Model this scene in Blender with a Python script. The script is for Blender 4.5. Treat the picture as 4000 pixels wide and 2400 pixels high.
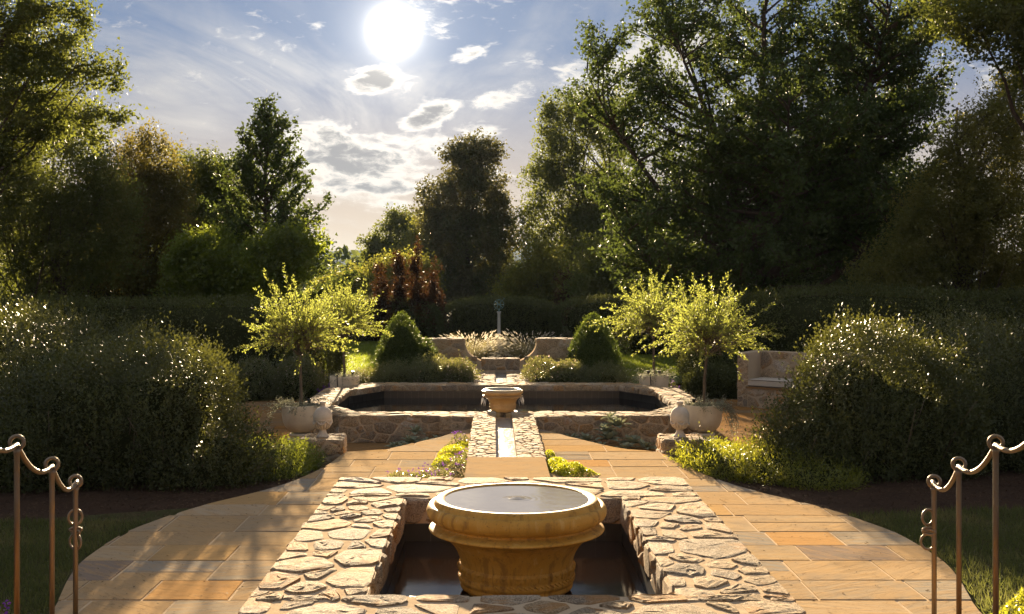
import bpy, math, random
import numpy as np
from mathutils import Vector, Matrix

for o in list(bpy.data.objects):
    bpy.data.objects.remove(o)
SC = bpy.context.scene
COL = SC.collection
A = 0.145            # x of the garden's axis
EYE = 2.24           # camera height above the terrace

# ------------------------------------------------------------------ camera
cam_d = bpy.data.cameras.new('camera')
cam = bpy.data.objects.new('camera', cam_d); COL.objects.link(cam)
cam.location = (0, 0, EYE); cam.rotation_euler = (math.radians(90), 0, 0)
cam_d.sensor_fit = 'HORIZONTAL'; cam_d.sensor_width = 36; cam_d.lens = 39.6
cam_d.shift_x = 0.0175; cam_d.shift_y = -0.031
cam_d.clip_start = 0.1; cam_d.clip_end = 60000
SC.camera = cam

# ------------------------------------------------------------------ sun and sky
SUN = Vector((-0.0893, 1.0, 0.217)).normalized()
SUN_EL = math.asin(SUN.z); SUN_AZ = math.atan2(SUN.x, SUN.y)
sl = bpy.data.lights.new('sun', 'SUN'); so = bpy.data.objects.new('sun', sl); COL.objects.link(so)
sl.energy = 5.0; sl.angle = math.radians(0.6); sl.color = (1.0, 0.78, 0.50)
so.rotation_euler = SUN.to_track_quat('Z', 'Y').to_euler(); so.location = (-20, 200, 60)
SC.view_settings.view_transform = 'Standard'; SC.view_settings.look = 'None'
SC.view_settings.exposure = 2.5; SC.view_settings.gamma = 1.0
SC.cycles.use_denoising = True
SC.cycles.max_bounces = 7; SC.cycles.diffuse_bounces = 3; SC.cycles.glossy_bounces = 3
SC.cycles.transmission_bounces = 5; SC.cycles.transparent_max_bounces = 8
SC.cycles.sample_clamp_indirect = 6.0
SC.cycles.caustics_reflective = False; SC.cycles.caustics_refractive = False


class NT:
    """tiny node-tree writer"""
    def __init__(s, nt): s.nt = nt
    def n(s, t, **k):
        nd = s.nt.nodes.new('ShaderNode' + t)
        ins = k.pop('i', {})
        for a, b in k.items(): setattr(nd, a, b)
        for a, b in ins.items(): s.set(nd.inputs[a], b)
        return nd
    def set(s, sock, v):
        if hasattr(v, 'is_output') or hasattr(v, 'links'): s.nt.links.new(v, sock)
        elif hasattr(v, 'outputs'): s.nt.links.new(v.outputs[0], sock)
        else:
            if sock.type == 'RGBA' and len(v) == 3: v = (*v, 1)
            sock.default_value = v
    def math(s, op, a, b=0.0, c=0.0, clamp=False):
        m = s.n('Math', operation=op, use_clamp=clamp)
        s.set(m.inputs[0], a); s.set(m.inputs[1], b)
        if op in ('MULTIPLY_ADD', 'SMOOTH_MIN'): s.set(m.inputs[2], c)
        return m.outputs[0]
    def step(s, v, a, b, lo=0.0, hi=1.0):
        m = s.n('MapRange', interpolation_type='SMOOTHSTEP')
        for k, x in zip(range(5), (v, a, b, lo, hi)): s.set(m.inputs[k], x)
        return m.outputs[0]
    def mix(s, f, a, b, bt='MIX'):
        m = s.n('Mix', data_type='RGBA', blend_type=bt)
        s.set(m.inputs[0], f); s.set(m.inputs[6], a); s.set(m.inputs[7], b)
        return m.outputs[2]
    def ramp(s, f, stops, interp='LINEAR'):
        r = s.n('ValToRGB'); r.color_ramp.interpolation = interp
        e = r.color_ramp.elements
        while len(e) < len(stops): e.new(0.5)
        for x, (p, c) in zip(e, stops): x.position = p; x.color = (*c, 1)
        s.set(r.inputs[0], f); return r.outputs[0]
    def noise(s, vec, scale, detail=4, rough=0.55, dist=0.0):
        m = s.n('TexNoise', i={'Scale': scale, 'Detail': detail, 'Roughness': rough, 'Distortion': dist})
        if vec is not None: s.set(m.inputs['Vector'], vec)
        return m.outputs[0]
    def mapping(s, vec, loc=(0, 0, 0), rot=(0, 0, 0), sc=(1, 1, 1)):
        m = s.n('Mapping', i={'Location': loc, 'Rotation': rot, 'Scale': sc}); s.set(m.inputs[0], vec)
        return m.outputs[0]
    def bump(s, h, strength, dist):
        return s.n('Bump', i={'Strength': strength, 'Distance': dist, 'Height': h}).outputs[0]


# world: physical sky, thin cirrus and low cumulus on it, brightness round the sun
W = bpy.data.worlds.new('World'); SC.world = W; W.use_nodes = True
W.node_tree.nodes.clear(); w = NT(W.node_tree)
sky = w.n('TexSky', sky_type='NISHITA', sun_disc=False, sun_elevation=SUN_EL, sun_rotation=SUN_AZ,
          altitude=200, air_density=1.0, dust_density=1.6, ozone_density=1.2)
gd = w.n('TexCoord').outputs['Generated']
sp = w.n('SeparateXYZ', i={0: gd})
dx, dy, dz = sp.outputs
dotn = w.n('VectorMath', operation='DOT_PRODUCT', i={0: gd, 1: tuple(SUN)})
g = w.math('MAXIMUM', dotn.outputs['Value'], 0.0)
az = w.math('ARCTAN2', dx, dy); el = w.math('ARCSINE', dz)
ae = w.n('CombineXYZ', i={0: az, 1: el, 2: 0.0}).outputs[0]
zz = w.math('ADD', w.math('MAXIMUM', dz, 0.0), 0.055)
pl = w.n('CombineXYZ', i={0: w.math('DIVIDE', dx, zz), 1: w.math('DIVIDE', dy, zz), 2: 0.0}).outputs[0]


ST = 0.05            # world strength; cloud and glow radiances are divided by it
K = lambda *c: tuple(x / ST for x in c)


def blob(a0, e0, ra, re, tilt=0.0):
    """soft direction-space lobe (degrees) where the cloud cover is thicker"""
    m = w.mapping(ae, rot=(0, 0, 0), loc=(-math.radians(a0), -math.radians(e0), 0))
    m = w.mapping(m, rot=(0, 0, math.radians(tilt)))
    m = w.mapping(m, sc=(1 / math.radians(ra), 1 / math.radians(re), 0))
    l = w.n('VectorMath', operation='LENGTH', i={0: m}).outputs['Value']
    return w.step(l, 1.0, 0.15)


# cirrus veil
ci = w.noise(w.mapping(pl, rot=(0, 0, 0.5), sc=(0.55, 0.22, 1)), 1.5, 6, 0.6, 1.1)
ci2 = w.noise(w.mapping(pl, loc=(3.1, 1.7, 0), rot=(0, 0, -0.35), sc=(0.9, 0.3, 1)), 1.1, 7, 0.62, 1.6)
cov = w.math('MAXIMUM', blob(-14, 9, 12, 4.5, 10), blob(5, 10.5, 13, 6, -14))
cov = w.math('MAXIMUM', cov, blob(-3, 8.5, 26, 4.0, 0))
cirrus = w.math('MULTIPLY', w.step(w.math('ADD', ci, w.math('MULTIPLY', cov, 0.16)), 0.44, 0.80),
                w.step(ci2, 0.30, 0.62))
cirrus = w.math('MULTIPLY', cirrus, w.step(el, 0.55, 0.10, 0.35, 1.0))
# cumulus: noise in az/el, flattened, cover thicker in a low band and in a few banks
cmv = w.mapping(ae, sc=(1.0, 2.3, 1))
warp = w.n('TexNoise', i={'Scale': 22.0, 'Detail': 4.0}); w.set(warp.inputs['Vector'], cmv)
cwv = w.n('VectorMath', operation='MULTIPLY_ADD', i={0: warp.outputs['Color'], 1: (.035, .035, 0), 2: cmv}).outputs[0]
cu = w.noise(cwv, 13.0, 9, 0.60, 0.1)
cu_f = w.noise(w.mapping(cwv, loc=(0.4, 0.2, 0)), 55.0, 8, 0.65, 0.2)
bank = None
for b_, k_ in ((blob(-7.0, 5.7, 5.6, 1.7, 0), .22), (blob(-9.0, 6.9, 4.2, 1.3, -8), .16), (blob(-8.6, 4.4, 4.2, .8, 0), .17), (blob(-5.2, 4.5, 3.2, .7, 0), .18), (blob(-5.0, 3.6, 2.4, .5, 0), .14),
               (blob(-3.3, 8.1, 2.3, .95, -16), .27), (blob(-6.0, 9.7, 2.4, 1.0, -8), .27), (blob(-1.5, 10.9, 2.0, .7, -16), .18), (blob(-.7, 7.4, 2.0, .7, 0), .16),
               (blob(.6, 9.0, 2.6, .8, -8), .16), (blob(7.5, 10.5, 6.0, 2.8, -20), .20), (blob(-3.6, 6.6, 3.6, .8, 0), .15), (blob(-15, 3.5, 9, 1.2, 0), .13), (blob(-7.5, 5.4, 10, 3.4, 0), .10)):
    t_ = w.math('MULTIPLY', b_, k_)
    bank = t_ if bank is None else w.math('MAXIMUM', bank, t_)
fill_cloud = w.math('MULTIPLY', w.step(w.noise(w.mapping(gd, loc=(1.3, 4.2, 0), sc=(1, 1, 1.7)), 2.3, 3, 0.5), 0.42, 0.55), 0.23)
fill_cloud = w.math('MULTIPLY', fill_cloud, w.step(el, 0.20, 0.33))
bank = w.math('MAXIMUM', bank, fill_cloud)          # unseen cloud added above the view to lift the shade with warm fill
low = w.math('MULTIPLY', w.step(el, 0.22, 0.09), w.step(el, 0.0, 0.05))
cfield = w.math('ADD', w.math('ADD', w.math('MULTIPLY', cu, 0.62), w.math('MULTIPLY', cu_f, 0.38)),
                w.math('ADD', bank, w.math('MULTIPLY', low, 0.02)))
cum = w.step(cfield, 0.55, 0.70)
core = w.step(cfield, 0.63, 0.78)
hz = w.step(el, 0.21, 0.015)   # warm bright horizon
glow = w.math('MULTIPLY', w.math('POWER', g, 11000.0), 1.5)
glow = w.math('ADD', glow, w.math('MULTIPLY', w.math('POWER', g, 1500.0), 0.11))
glow = w.math('ADD', glow, w.math('MULTIPLY', w.math('POWER', g, 110.0), 0.026))
skg = w.n('Gamma', i={'Color': sky.outputs[0], 'Gamma': 0.11}).outputs[0]
skyc = w.mix(1.0, skg, (0.47, 0.70, 1.20), 'MULTIPLY')
skyc = w.mix(w.math('MULTIPLY', hz, 0.95), skyc, K(0.140, 0.108, 0.078))
lit = w.math('ADD', 1.0, w.math('MULTIPLY', w.math('POWER', g, 70.0), 0.5))
cic = w.mix(1.0, K(0.130, 0.122, 0.111), w.n('CombineXYZ', i={0: lit, 1: lit, 2: lit}).outputs[0], 'MULTIPLY')
skyc = w.mix(w.math('MULTIPLY', cirrus, 0.68), skyc, cic)
cbr = w.mix(1.0, K(0.165, 0.154, 0.138), w.n('CombineXYZ', i={0: lit, 1: lit, 2: lit}).outputs[0], 'MULTIPLY')
cuc = w.mix(core, cbr, K(0.060, 0.060, 0.064))
skyc = w.mix(cum, skyc, cuc)
glow = w.math('DIVIDE', glow, ST)
gl = w.n('CombineXYZ', i={0: glow, 1: w.math('MULTIPLY', glow, 0.93), 2: w.math('MULTIPLY', glow, 0.80)}).outputs[0]
skyc = w.mix(1.0, skyc, gl, 'ADD')
bg = w.n('Background', i={'Color': skyc, 'Strength': ST})
w.nt.links.new(bg.outputs[0], w.n('OutputWorld').inputs[0])

# ------------------------------------------------------------------ helpers
MATS = {}


def material(name, fn):
    if name in MATS: return MATS[name]
    m = bpy.data.materials.new(name); m.use_nodes = True; m.node_tree.nodes.clear()
    t = NT(m.node_tree); sh = fn(t)
    out = t.n('OutputMaterial'); t.nt.links.new(sh if hasattr(sh, 'links') else sh.outputs[0], out.inputs[0])
    MATS[name] = m
    return m


def bsdf(t, col, rough=0.6, normal=None, metal=0.0, spec=0.5, **k):
    b = t.n('BsdfPrincipled', i={'Base Color': col, 'Roughness': rough, 'Metallic': metal, 'Specular IOR Level': spec})
    if normal is not None: t.set(b.inputs['Normal'], normal)
    for a, v in k.items(): t.set(b.inputs[a.replace('_', ' ')], v)
    return b


def link(name, me, mat=None, parent=None, smooth=False):
    o = bpy.data.objects.new(name, me); COL.objects.link(o)
    if mat is not None and not me.materials: me.materials.append(mat)
    if smooth:
        me.polygons.foreach_set('use_smooth', np.ones(len(me.polygons), bool))
    if parent is not None:
        o.parent = parent
        o.matrix_parent_inverse = Matrix.Translation(-Vector(parent.location))
    return o


def mesh_obj(name, v, f, mat, parent=None, smooth=False):
    me = bpy.data.meshes.new(name); me.from_pydata([tuple(map(float, p)) for p in v], [], f)
    return link(name, me, mat, parent, smooth)


def quads_obj(name, V, mat, parent=None, smooth=False, k=4):
    """V: (n,k,3) numpy - n separate faces with k corners"""
    V = np.asarray(V, np.float32); n = len(V)
    me = bpy.data.meshes.new(name)
    me.vertices.add(n * k); me.vertices.foreach_set('co', V.reshape(-1))
    me.loops.add(n * k); me.loops.foreach_set('vertex_index', np.arange(n * k, dtype=np.int32))
    me.polygons.add(n); me.polygons.foreach_set('loop_start', np.arange(0, n * k, k, dtype=np.int32))
    me.update(calc_edges=True)
    return link(name, me, mat, parent, smooth)


def tag(o, label=None, cat=None, group=None, kind=None):
    for k, v in (('label', label), ('category', cat), ('group', group), ('kind', kind)):
        if v: o[k] = v
    return o


def thing(name, label, cat, loc=(0, 0, 0), group=None):
    o = bpy.data.objects.new(name, None); COL.objects.link(o); o.location = loc
    o.empty_display_size = 0.1
    return tag(o, label, cat, group)


def struct(o, label=None):
    o['kind'] = 'structure'
    if label: o['label'] = label
    return o


def box(v, f, x0, x1, y0, y1, z0, z1):
    b = len(v)
    v += [(x0, y0, z0), (x1, y0, z0), (x1, y1, z0), (x0, y1, z0), (x0, y0, z1), (x1, y0, z1), (x1, y1, z1), (x0, y1, z1)]
    f += [tuple(b + i for i in q) for q in ((0, 3, 2, 1), (4, 5, 6, 7), (0, 1, 5, 4), (1, 2, 6, 5), (2, 3, 7, 6), (3, 0, 4, 7))]


def prism(v, f, poly, z0, z1):
    b = len(v); n = len(poly)
    v += [(p[0], p[1], z0) for p in poly] + [(p[0], p[1], z1) for p in poly]
    f += [tuple(b + n + i for i in range(n)), tuple(b + i for i in reversed(range(n)))]
    f += [(b + i, b + (i + 1) % n, b + n + (i + 1) % n, b + n + i) for i in range(n)]


def lathe(v, f, prof, c, n=48, cap=True, sx=1.0):
    b = len(v)
    for r, z in prof:
        for k in range(n):
            a = 2 * math.pi * k / n
            v.append((c[0] + r * sx * math.cos(a), c[1] + r * sx * math.sin(a), c[2] + z * sx))
    for i in range(len(prof) - 1):
        for k in range(n):
            k2 = (k + 1) % n
            f.append((b + i * n + k, b + i * n + k2, b + (i + 1) * n + k2, b + (i + 1) * n + k))
    if cap:
        f.append(tuple(b + k for k in reversed(range(n))))
        f.append(tuple(b + (len(prof) - 1) * n + k for k in range(n)))


def tube(v, f, pts, rad, n=6, closed=False):
    """swept tube; pts list of 3-vectors, rad list"""
    P = np.asarray(pts, float); m = len(P); b = len(v)
    if np.isscalar(rad): rad = [rad] * m
    T = np.gradient(P, axis=0)
    if closed: T = np.roll(P, -1, 0) - np.roll(P, 1, 0)
    T /= np.linalg.norm(T, axis=1)[:, None] + 1e-9
    ref = np.array((0, 0, 1.0)) if abs(T[0][2]) < 0.9 else np.array((1.0, 0, 0))
    for i in range(m):
        u = np.cross(T[i], ref); u /= np.linalg.norm(u) + 1e-9
        w_ = np.cross(T[i], u); ref = np.cross(u, T[i])
        for k in range(n):
            a = 2 * math.pi * k / n
            v.append(tuple(P[i] + rad[i] * (math.cos(a) * u + math.sin(a) * w_)))
    for i in range(m if closed else m - 1):
        j = (i + 1) % m
        for k in range(n):
            k2 = (k + 1) % n
            f.append((b + i * n + k, b + i * n + k2, b + j * n + k2, b + j * n + k))
    if not closed:
        f.append(tuple(b + k for k in reversed(range(n))))
        f.append(tuple(b + (m - 1) * n + k for k in range(n)))


# ---- rubble: power-diagram cells of a convex polygon, rounded, as separate stones
def clip(poly, nx, ny, d):
    out = []; n = len(poly)
    for i in range(n):
        p, q = poly[i], poly[(i + 1) % n]
        a = nx * p[0] + ny * p[1] - d; b = nx * q[0] + ny * q[1] - d
        if a <= 0: out.append(p)
        if (a < 0 < b) or (b < 0 < a):
            t = a / (a - b); out.append((p[0] + (q[0] - p[0]) * t, p[1] + (q[1] - p[1]) * t))
    return out


def area(p):
    return 0.5 * sum(p[i][0] * p[(i + 1) % len(p)][1] - p[(i + 1) % len(p)][0] * p[i][1] for i in range(len(p)))


def inside(poly, x, y):
    return all((poly[(i + 1) % len(poly)][0] - poly[i][0]) * (y - poly[i][1]) - (poly[(i + 1) % len(poly)][1] - poly[i][1]) * (x - poly[i][0]) > 0 for i in range(len(poly)))


def cells(poly, size, gap, rng, stretch=1.6, var=0.5, cut=0.18, edge=0.0, big=0.0):
    if area(poly) < 0: poly = poly[::-1]
    Q = [(x / stretch, y) for x, y in poly]
    xs = [p[0] for p in Q]; ys = [p[1] for p in Q]
    S = []; miss = 0
    while miss < 160:
        x = rng.uniform(min(xs), max(xs)); y = rng.uniform(min(ys), max(ys))
        r = size * (rng.uniform(1 - var, 1 + var) if rng.random() > big else 1.9)
        if inside(Q, x, y) and all((x - a) ** 2 + (y - b) ** 2 > ((r + c) * 0.5) ** 2 for a, b, c in S):
            S.append((x, y, r)); miss = 0
        else: miss += 1
    out = []
    for i, (x, y, r) in enumerate(S):
        P = [(px * 1.0, py * 1.0) for px, py in Q]
        nb = sorted((((a - x) ** 2 + (b - y) ** 2), j) for j, (a, b, c) in enumerate(S) if j != i)[:18]
        for d2, j in nb:
            a, b, c = S[j]; d = math.sqrt(d2); nx, ny = (a - x) / d, (b - y) / d
            off = (d2 + 0.25 * (r * r - c * c)) / (2 * d)
            off = min(max(off, 0.15 * d), 0.85 * d)
            P = clip(P, nx, ny, nx * x + ny * y + off - gap * 0.5 * rng.uniform(0.6, 1.5))
            if len(P) < 3: break
        if len(P) < 3: continue
        P = [(px * stretch, py) for px, py in P]
        # drop near-duplicate corners, then cut every corner
        R = [p for k, p in enumerate(P) if math.dist(p, P[k - 1]) > size * 0.08]
        if len(R) < 3 or area(R) < size * size * 0.12: continue
        C = []
        for k in range(len(R)):
            p, q = R[k], R[(k + 1) % len(R)]; t = cut * rng.uniform(0.6, 1.5)
            C.append((p[0] + (q[0] - p[0]) * t, p[1] + (q[1] - p[1]) * t))
            C.append((q[0] + (p[0] - q[0]) * t, q[1] + (p[1] - q[1]) * t))
        out.append(C)
    return out


def stone(name, poly, O, U, Vv, Nn, h, mat, parent, rng, dome=0.35, depth=0.03, rings=2):
    n = len(poly); cx = sum(p[0] for p in poly) / n; cy = sum(p[1] for p in poly) / n
    O, U, Vv, Nn = map(np.array, (O, U, Vv, Nn)); v = []; f = []
    sz = math.sqrt(abs(area(poly)))
    tl = .05 if rings < 3 else .014
    tx, ty = rng.uniform(-tl, tl), rng.uniform(-tl, tl)
    spec = [(1.0, -depth, 0), (1.0, h * 0.45, .012), (0.86, h, .02)]
    if rings > 2: spec = [(1.0, -depth, 0), (1.0, h * 0.35, .02), (0.94, h * .9, .02), (0.76, h * (1 + dome * .3), .03), (0.50, h * (1 + dome * .7), .035), (0.24, h * (1 + dome), .03)]
    for s, z, j in spec:
        for p in poly:
            dx_, dy_ = p[0] - cx, p[1] - cy
            jx, jy = rng.uniform(-j, j) * sz, rng.uniform(-j, j) * sz
            zz_ = z + (rng.uniform(-1, 1) * h * (0.22 if rings < 3 else .34) + tx * dx_ + ty * dy_ if z > 0 else 0)
            q = O + U * (cx + dx_ * s + jx) + Vv * (cy + dy_ * s + jy) + Nn * zz_
            v.append(q)
    v.append(O + U * cx + Vv * cy + Nn * h * (1 + dome))
    m = len(spec)
    for r in range(m - 1):
        for k in range(n):
            k2 = (k + 1) % n
            f.append((r * n + k, r * n + k2, (r + 1) * n + k2, (r + 1) * n + k))
    for k in range(n): f.append(((m - 1) * n + k, (m - 1) * n + (k + 1) % n, m * n))
    return mesh_obj(name, v, f, mat, parent, smooth=False)


def rubble(parent, poly, O, U, Vv, Nn, size, gap, mat, rng, h=0.018, name='stone', dome=.35, rings=2, **k):
    for c in cells(poly, size, gap, rng, **k):
        stone(name, c, O, U, Vv, Nn, h * rng.uniform(0.6, 1.4), mat, parent, rng, dome=dome, rings=rings)


X3, Y3, Z3 = (1, 0, 0), (0, 1, 0), (0, 0, 1)

# ------------------------------------------------------------------ materials
def _stone(t):
    oc = t.n('TexCoord').outputs['Object']; rnd = t.n('ObjectInfo').outputs['Random']
    off = t.n('CombineXYZ', i={0: t.math('MULTIPLY', rnd, 37.0), 1: t.math('MULTIPLY', rnd, 17.0), 2: 0.0}).outputs[0]
    p = t.n('VectorMath', operation='ADD', i={0: oc, 1: off}).outputs[0]
    rot = t.n('VectorRotate', rotation_type='Z_AXIS', i={'Vector': p, 'Angle': t.math('MULTIPLY', rnd, 6.0)}).outputs[0]
    base = t.ramp(rnd, [(0.0, (.38, .295, .20)), (.14, (.50, .395, .275)), (.28, (.28, .235, .19)), (.38, (.54, .43, .30)), (.50, (.54, .31, .125)),
                        (.58, (.50, .375, .24)), (.70, (.37, .315, .25)), (.82, (.58, .495, .40)), (.92, (.40, .26, .15)), (.97, (.64, .58, .52))], 'CONSTANT')
    n1 = t.noise(p, 7.0, 6, .65); n2 = t.noise(t.mapping(rot, sc=(1, 2.6, 2.0)), 55.0, 6, .75, .8); n3 = t.noise(p, 26.0, 5, .7, .5)
    c = t.mix(t.step(n1, .38, .66), base, t.mix(.5, base, (.42, .29, .16)))
    c = t.mix(t.step(n2, .51, .58), c, t.mix(.50, c, (.70, .61, .50)))
    c = t.mix(t.step(n2, .485, .42), c, t.mix(.70, c, (.065, .048, .034)))
    c = t.mix(t.step(n3, .53, .62), c, t.mix(.50, c, (.12, .085, .055)))
    c = t.mix(t.step(t.noise(p, 3.1, 4, .6, .6), .53, .66), c, t.mix(.6, c, (.50, .26, .09)))
    c = t.mix(1.0, c, (1.0, .95, .87), 'MULTIPLY')
    fol = t.noise(t.mapping(rot, sc=(1, 4.5, 3.0)), 11.0, 8, .72, .9)
    hgt = t.math('ADD', t.math('MULTIPLY', fol, 1.2), t.math('ADD', t.math('MULTIPLY', n2, .55), t.math('MULTIPLY', n3, .6)))
    return bsdf(t, c, .82, t.bump(hgt, 1.0, .026), spec=.06)


STONE = material('fieldstone', _stone)


def _mortar(t):
    oc = t.n('TexCoord').outputs['Object']
    n1 = t.noise(oc, 6, 5); n2 = t.noise(oc, 160, 3, .7)
    c = t.mix(n1, (.50, .385, .26), (.42, .315, .205)); c = t.mix(t.step(n2, .45, .75), c, (.52, .41, .29))
    return bsdf(t, c, .95, t.bump(t.math('ADD', n1, t.math('MULTIPLY', n2, .35)), .8, .012), spec=.0)


MORTAR = material('mortar', _mortar)


def paver_mat(name, dull, fixed=None):
    def fn(t):
        oc = t.n('TexCoord').outputs['Object']; rnd = t.n('ObjectInfo').outputs['Random']
        off = t.n('CombineXYZ', i={0: t.math('MULTIPLY', rnd, 61.0), 1: t.math('MULTIPLY', rnd, 23.0), 2: t.math('MULTIPLY', rnd, 11.0)}).outputs[0]
        p = t.n('VectorMath', operation='ADD', i={0: oc, 1: off}).outputs[0]
        rot = t.n('VectorRotate', rotation_type='Z_AXIS', i={'Vector': p, 'Angle': t.math('MULTIPLY', t.math('SUBTRACT', rnd, .5), 1.6)}).outputs[0]
        base = t.ramp(rnd, [(0, (0.400, 0.284, 0.163)), (.13, (0.335, 0.261, 0.176)), (.24, (0.432, 0.273, 0.117)), (.34, (0.297, 0.267, 0.215)), (.46, (0.389, 0.290, 0.176)),
                            (.58, (0.454, 0.249, 0.091)), (.64, (0.421, 0.319, 0.202)), (.77, (0.259, 0.249, 0.221)), (.83, (0.378, 0.261, 0.143)), (.93, (0.200, 0.162, 0.143)), (.96, (0.432, 0.336, 0.227))], 'CONSTANT')
        if fixed: base = t.mix(0.0, fixed, fixed)
        else: base = t.mix(.22, base, (.40, .285, .165))
        band = t.noise(t.mapping(rot, sc=(.8, 3.6, 1)), 3.2, 8, .62, 1.4)
        big = t.noise(p, 1.7, 4)
        c = t.mix(t.step(band, .42, .62), base, t.mix(.5, base, (.43, .275, .13)))
        c = t.mix(t.step(big, .56, .74), c, t.mix(.5, c, (.24, .205, .16)))
        line = t.noise(t.mapping(rot, loc=(3, 1, 0), sc=(.5, 2.6, 1)), 2.3, 9, .60, 2.2)
        edge = t.math('ABSOLUTE', t.math('SUBTRACT', line, .5))
        vein = t.step(edge, .011, .002)
        c = t.mix(t.math('MULTIPLY', vein, .45), c, (.09, .06, .035))
        fine = t.noise(p, 90, 4, .7)
        c = t.mix(t.math('MULTIPLY', fine, .30), c, t.mix(.5, c, (.13, .10, .07)))
        if dull: c = t.mix(1.0, c, (.66, .54, .42), 'MULTIPLY')
        terr = t.math('ADD', t.math('MULTIPLY', t.math('SNAP', line, .055), 1.5), t.math('MULTIPLY', band, .22))
        h = t.math('ADD', terr, t.math('MULTIPLY', fine, .035))
        return bsdf(t, c, t.math('ADD', .66, t.math('MULTIPLY', band, .2)), t.bump(h, .40, .05), spec=.0)
    return material(name, fn)


PAVER = paver_mat('flagstone', False)
PAVER2 = paver_mat('flagstone_lower', True)
SLAB = paver_mat('buff_slab', False, (.40, .285, .165))


def _plain(name, c1, c2, rough, scale=12, bump=.3, bd=.004, spec=.4, metal=0., fscale=140):
    def fn(t):
        oc = t.n('TexCoord').outputs['Object']
        n1 = t.noise(oc, scale, 5, .6); n2 = t.noise(oc, fscale, 3, .7)
        c = t.mix(t.step(n1, .3, .7), c1, c2)
        c = t.mix(t.math('MULTIPLY', t.step(n2, .5, .8), .35), c, tuple(x * .45 for x in c1))
        return bsdf(t, c, rough, t.bump(t.math('ADD', n1, t.math('MULTIPLY', n2, .6)), bump, bd), metal, spec)
    return material(name, fn)


def _ochre(t):
    oc = t.n('TexCoord').outputs['Object']
    n1 = t.noise(oc, 5, 6, .65); n2 = t.noise(oc, 210, 3, .7); n3 = t.noise(t.mapping(oc, sc=(14, 14, 1.6)), 1.0, 5, .65, .4)
    c = t.mix(t.step(n1, .3, .7), (.46, .228, .028), (.53, .285, .05))
    c = t.mix(t.math('MULTIPLY', t.step(n3, .50, .64), .65), c, (.22, .105, .024))
    c = t.mix(t.math('MULTIPLY', t.step(n3, .43, .33), .45), c, (.60, .40, .15))
    c = t.mix(t.math('MULTIPLY', t.step(n2, .52, .75), .5), c, (.20, .10, .02))
    pits = t.step(t.noise(oc, 34, 3, .6), .64, .70)
    c = t.mix(t.math('MULTIPLY', pits, .6), c, (.09, .045, .012))
    return bsdf(t, c, t.math('ADD', .46, t.math('MULTIPLY', n3, .30)), t.bump(t.math('ADD', t.math('MULTIPLY', n2, .8), t.math('SUBTRACT', n1, pits)), .5, .004), spec=.28)


OCHRE = material('ochre_cast_stone', _ochre)
OCHRE2 = _plain('buff_cast_stone_wet', (.40, .27, .12), (.33, .21, .09), .32, 8, .35, .003, .5, 0, 220)
POT = _plain('buff_cast_stone', (.72, .61, .44), (.63, .52, .36), .85, 7, .6, .004, .3, 0, 150)
LIME = _plain('pale_cast_stone', (.60, .52, .42), (.50, .42, .33), .85, 9, .6, .004, .3, 0, 150)
GREYLIME = _plain('grey_limestone', (.58, .57, .53), (.50, .49, .45), .8, 9, .5, .004, .3)
VERDI = _plain('verdigris', (.10, .20, .19), (.14, .25, .23), .5, 14, .3, .002, .5, .4)
BLACK = _plain('black_plastic', (.012, .012, .013), (.02, .02, .02), .45, 10, .1, .001)
FABRIC = _plain('cushion_fabric', (.50, .44, .36), (.47, .41, .33), .95, 30, .2, .002, .2, 0, 400)
PIPING = _plain('dark_piping', (.06, .045, .03), (.07, .05, .035), .8)
WOODPOLE = _plain('weathered_pole', (.085, .055, .038), (.06, .04, .03), .9)


def _bronze(t):
    oc = t.n('TexCoord').outputs['Object']
    n = t.noise(t.mapping(oc, sc=(60, 60, 3.0)), 1.0, 6, .7); n2 = t.noise(oc, 9, 4)
    c = t.mix(t.step(n, .52, .70), (.21, .155, .09), (.46, .29, .11))
    c = t.mix(t.step(n2, .40, .7), (.20, .16, .115), c)
    return bsdf(t, c, t.math('ADD', .34, t.math('MULTIPLY', n, .25)), t.bump(t.math('ADD', n, t.math('MULTIPLY', t.noise(oc, 45, 3), 1.5)), .5, .004), .75, .5)


BRONZE = material('forged_bronze', _bronze)


def _tile(t):
    oc = t.n('TexCoord').outputs['Object']; rnd = t.n('ObjectInfo').outputs['Random']
    n = t.noise(oc, 25, 5, .7)
    st = t.step(t.noise(t.mapping(oc, sc=(40, 40, 2)), 1.0, 4, .6), .66, .78)
    c = t.mix(n, (.014, .012, .011), (.026, .022, .019)); c = t.mix(t.math('MULTIPLY', st, .16), c, (.30, .28, .25))
    return bsdf(t, c, .33, t.bump(n, .2, .002), spec=.5)


TILE = material('dark_tile', _tile)
GROUT = _plain('pale_grout', (.13, .12, .105), (.09, .085, .075), .9)


def water_mat(name, col, bscale, bstr, dist=.02, rough=.02, rings=None, ring_s=0.0, stretch=(1, 1, 1), spec=.5):
    def fn(t):
        oc = t.n('TexCoord').outputs['Object']
        n = t.noise(t.mapping(oc, sc=stretch), bscale, 3, .5, .4)
        h = n
        if rings is not None:
            d = t.n('VectorMath', operation='DISTANCE', i={0: oc, 1: rings}).outputs['Value']
            sn = t.math('SINE', t.math('MULTIPLY', d, ring_s))
            h = t.math('ADD', n, t.math('MULTIPLY', t.math('MULTIPLY', sn, t.step(d, .26, .03)), .30))
        return bsdf(t, col, rough, t.bump(h, bstr, dist), spec=spec, IOR=1.33)
    return material(name, fn)


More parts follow.
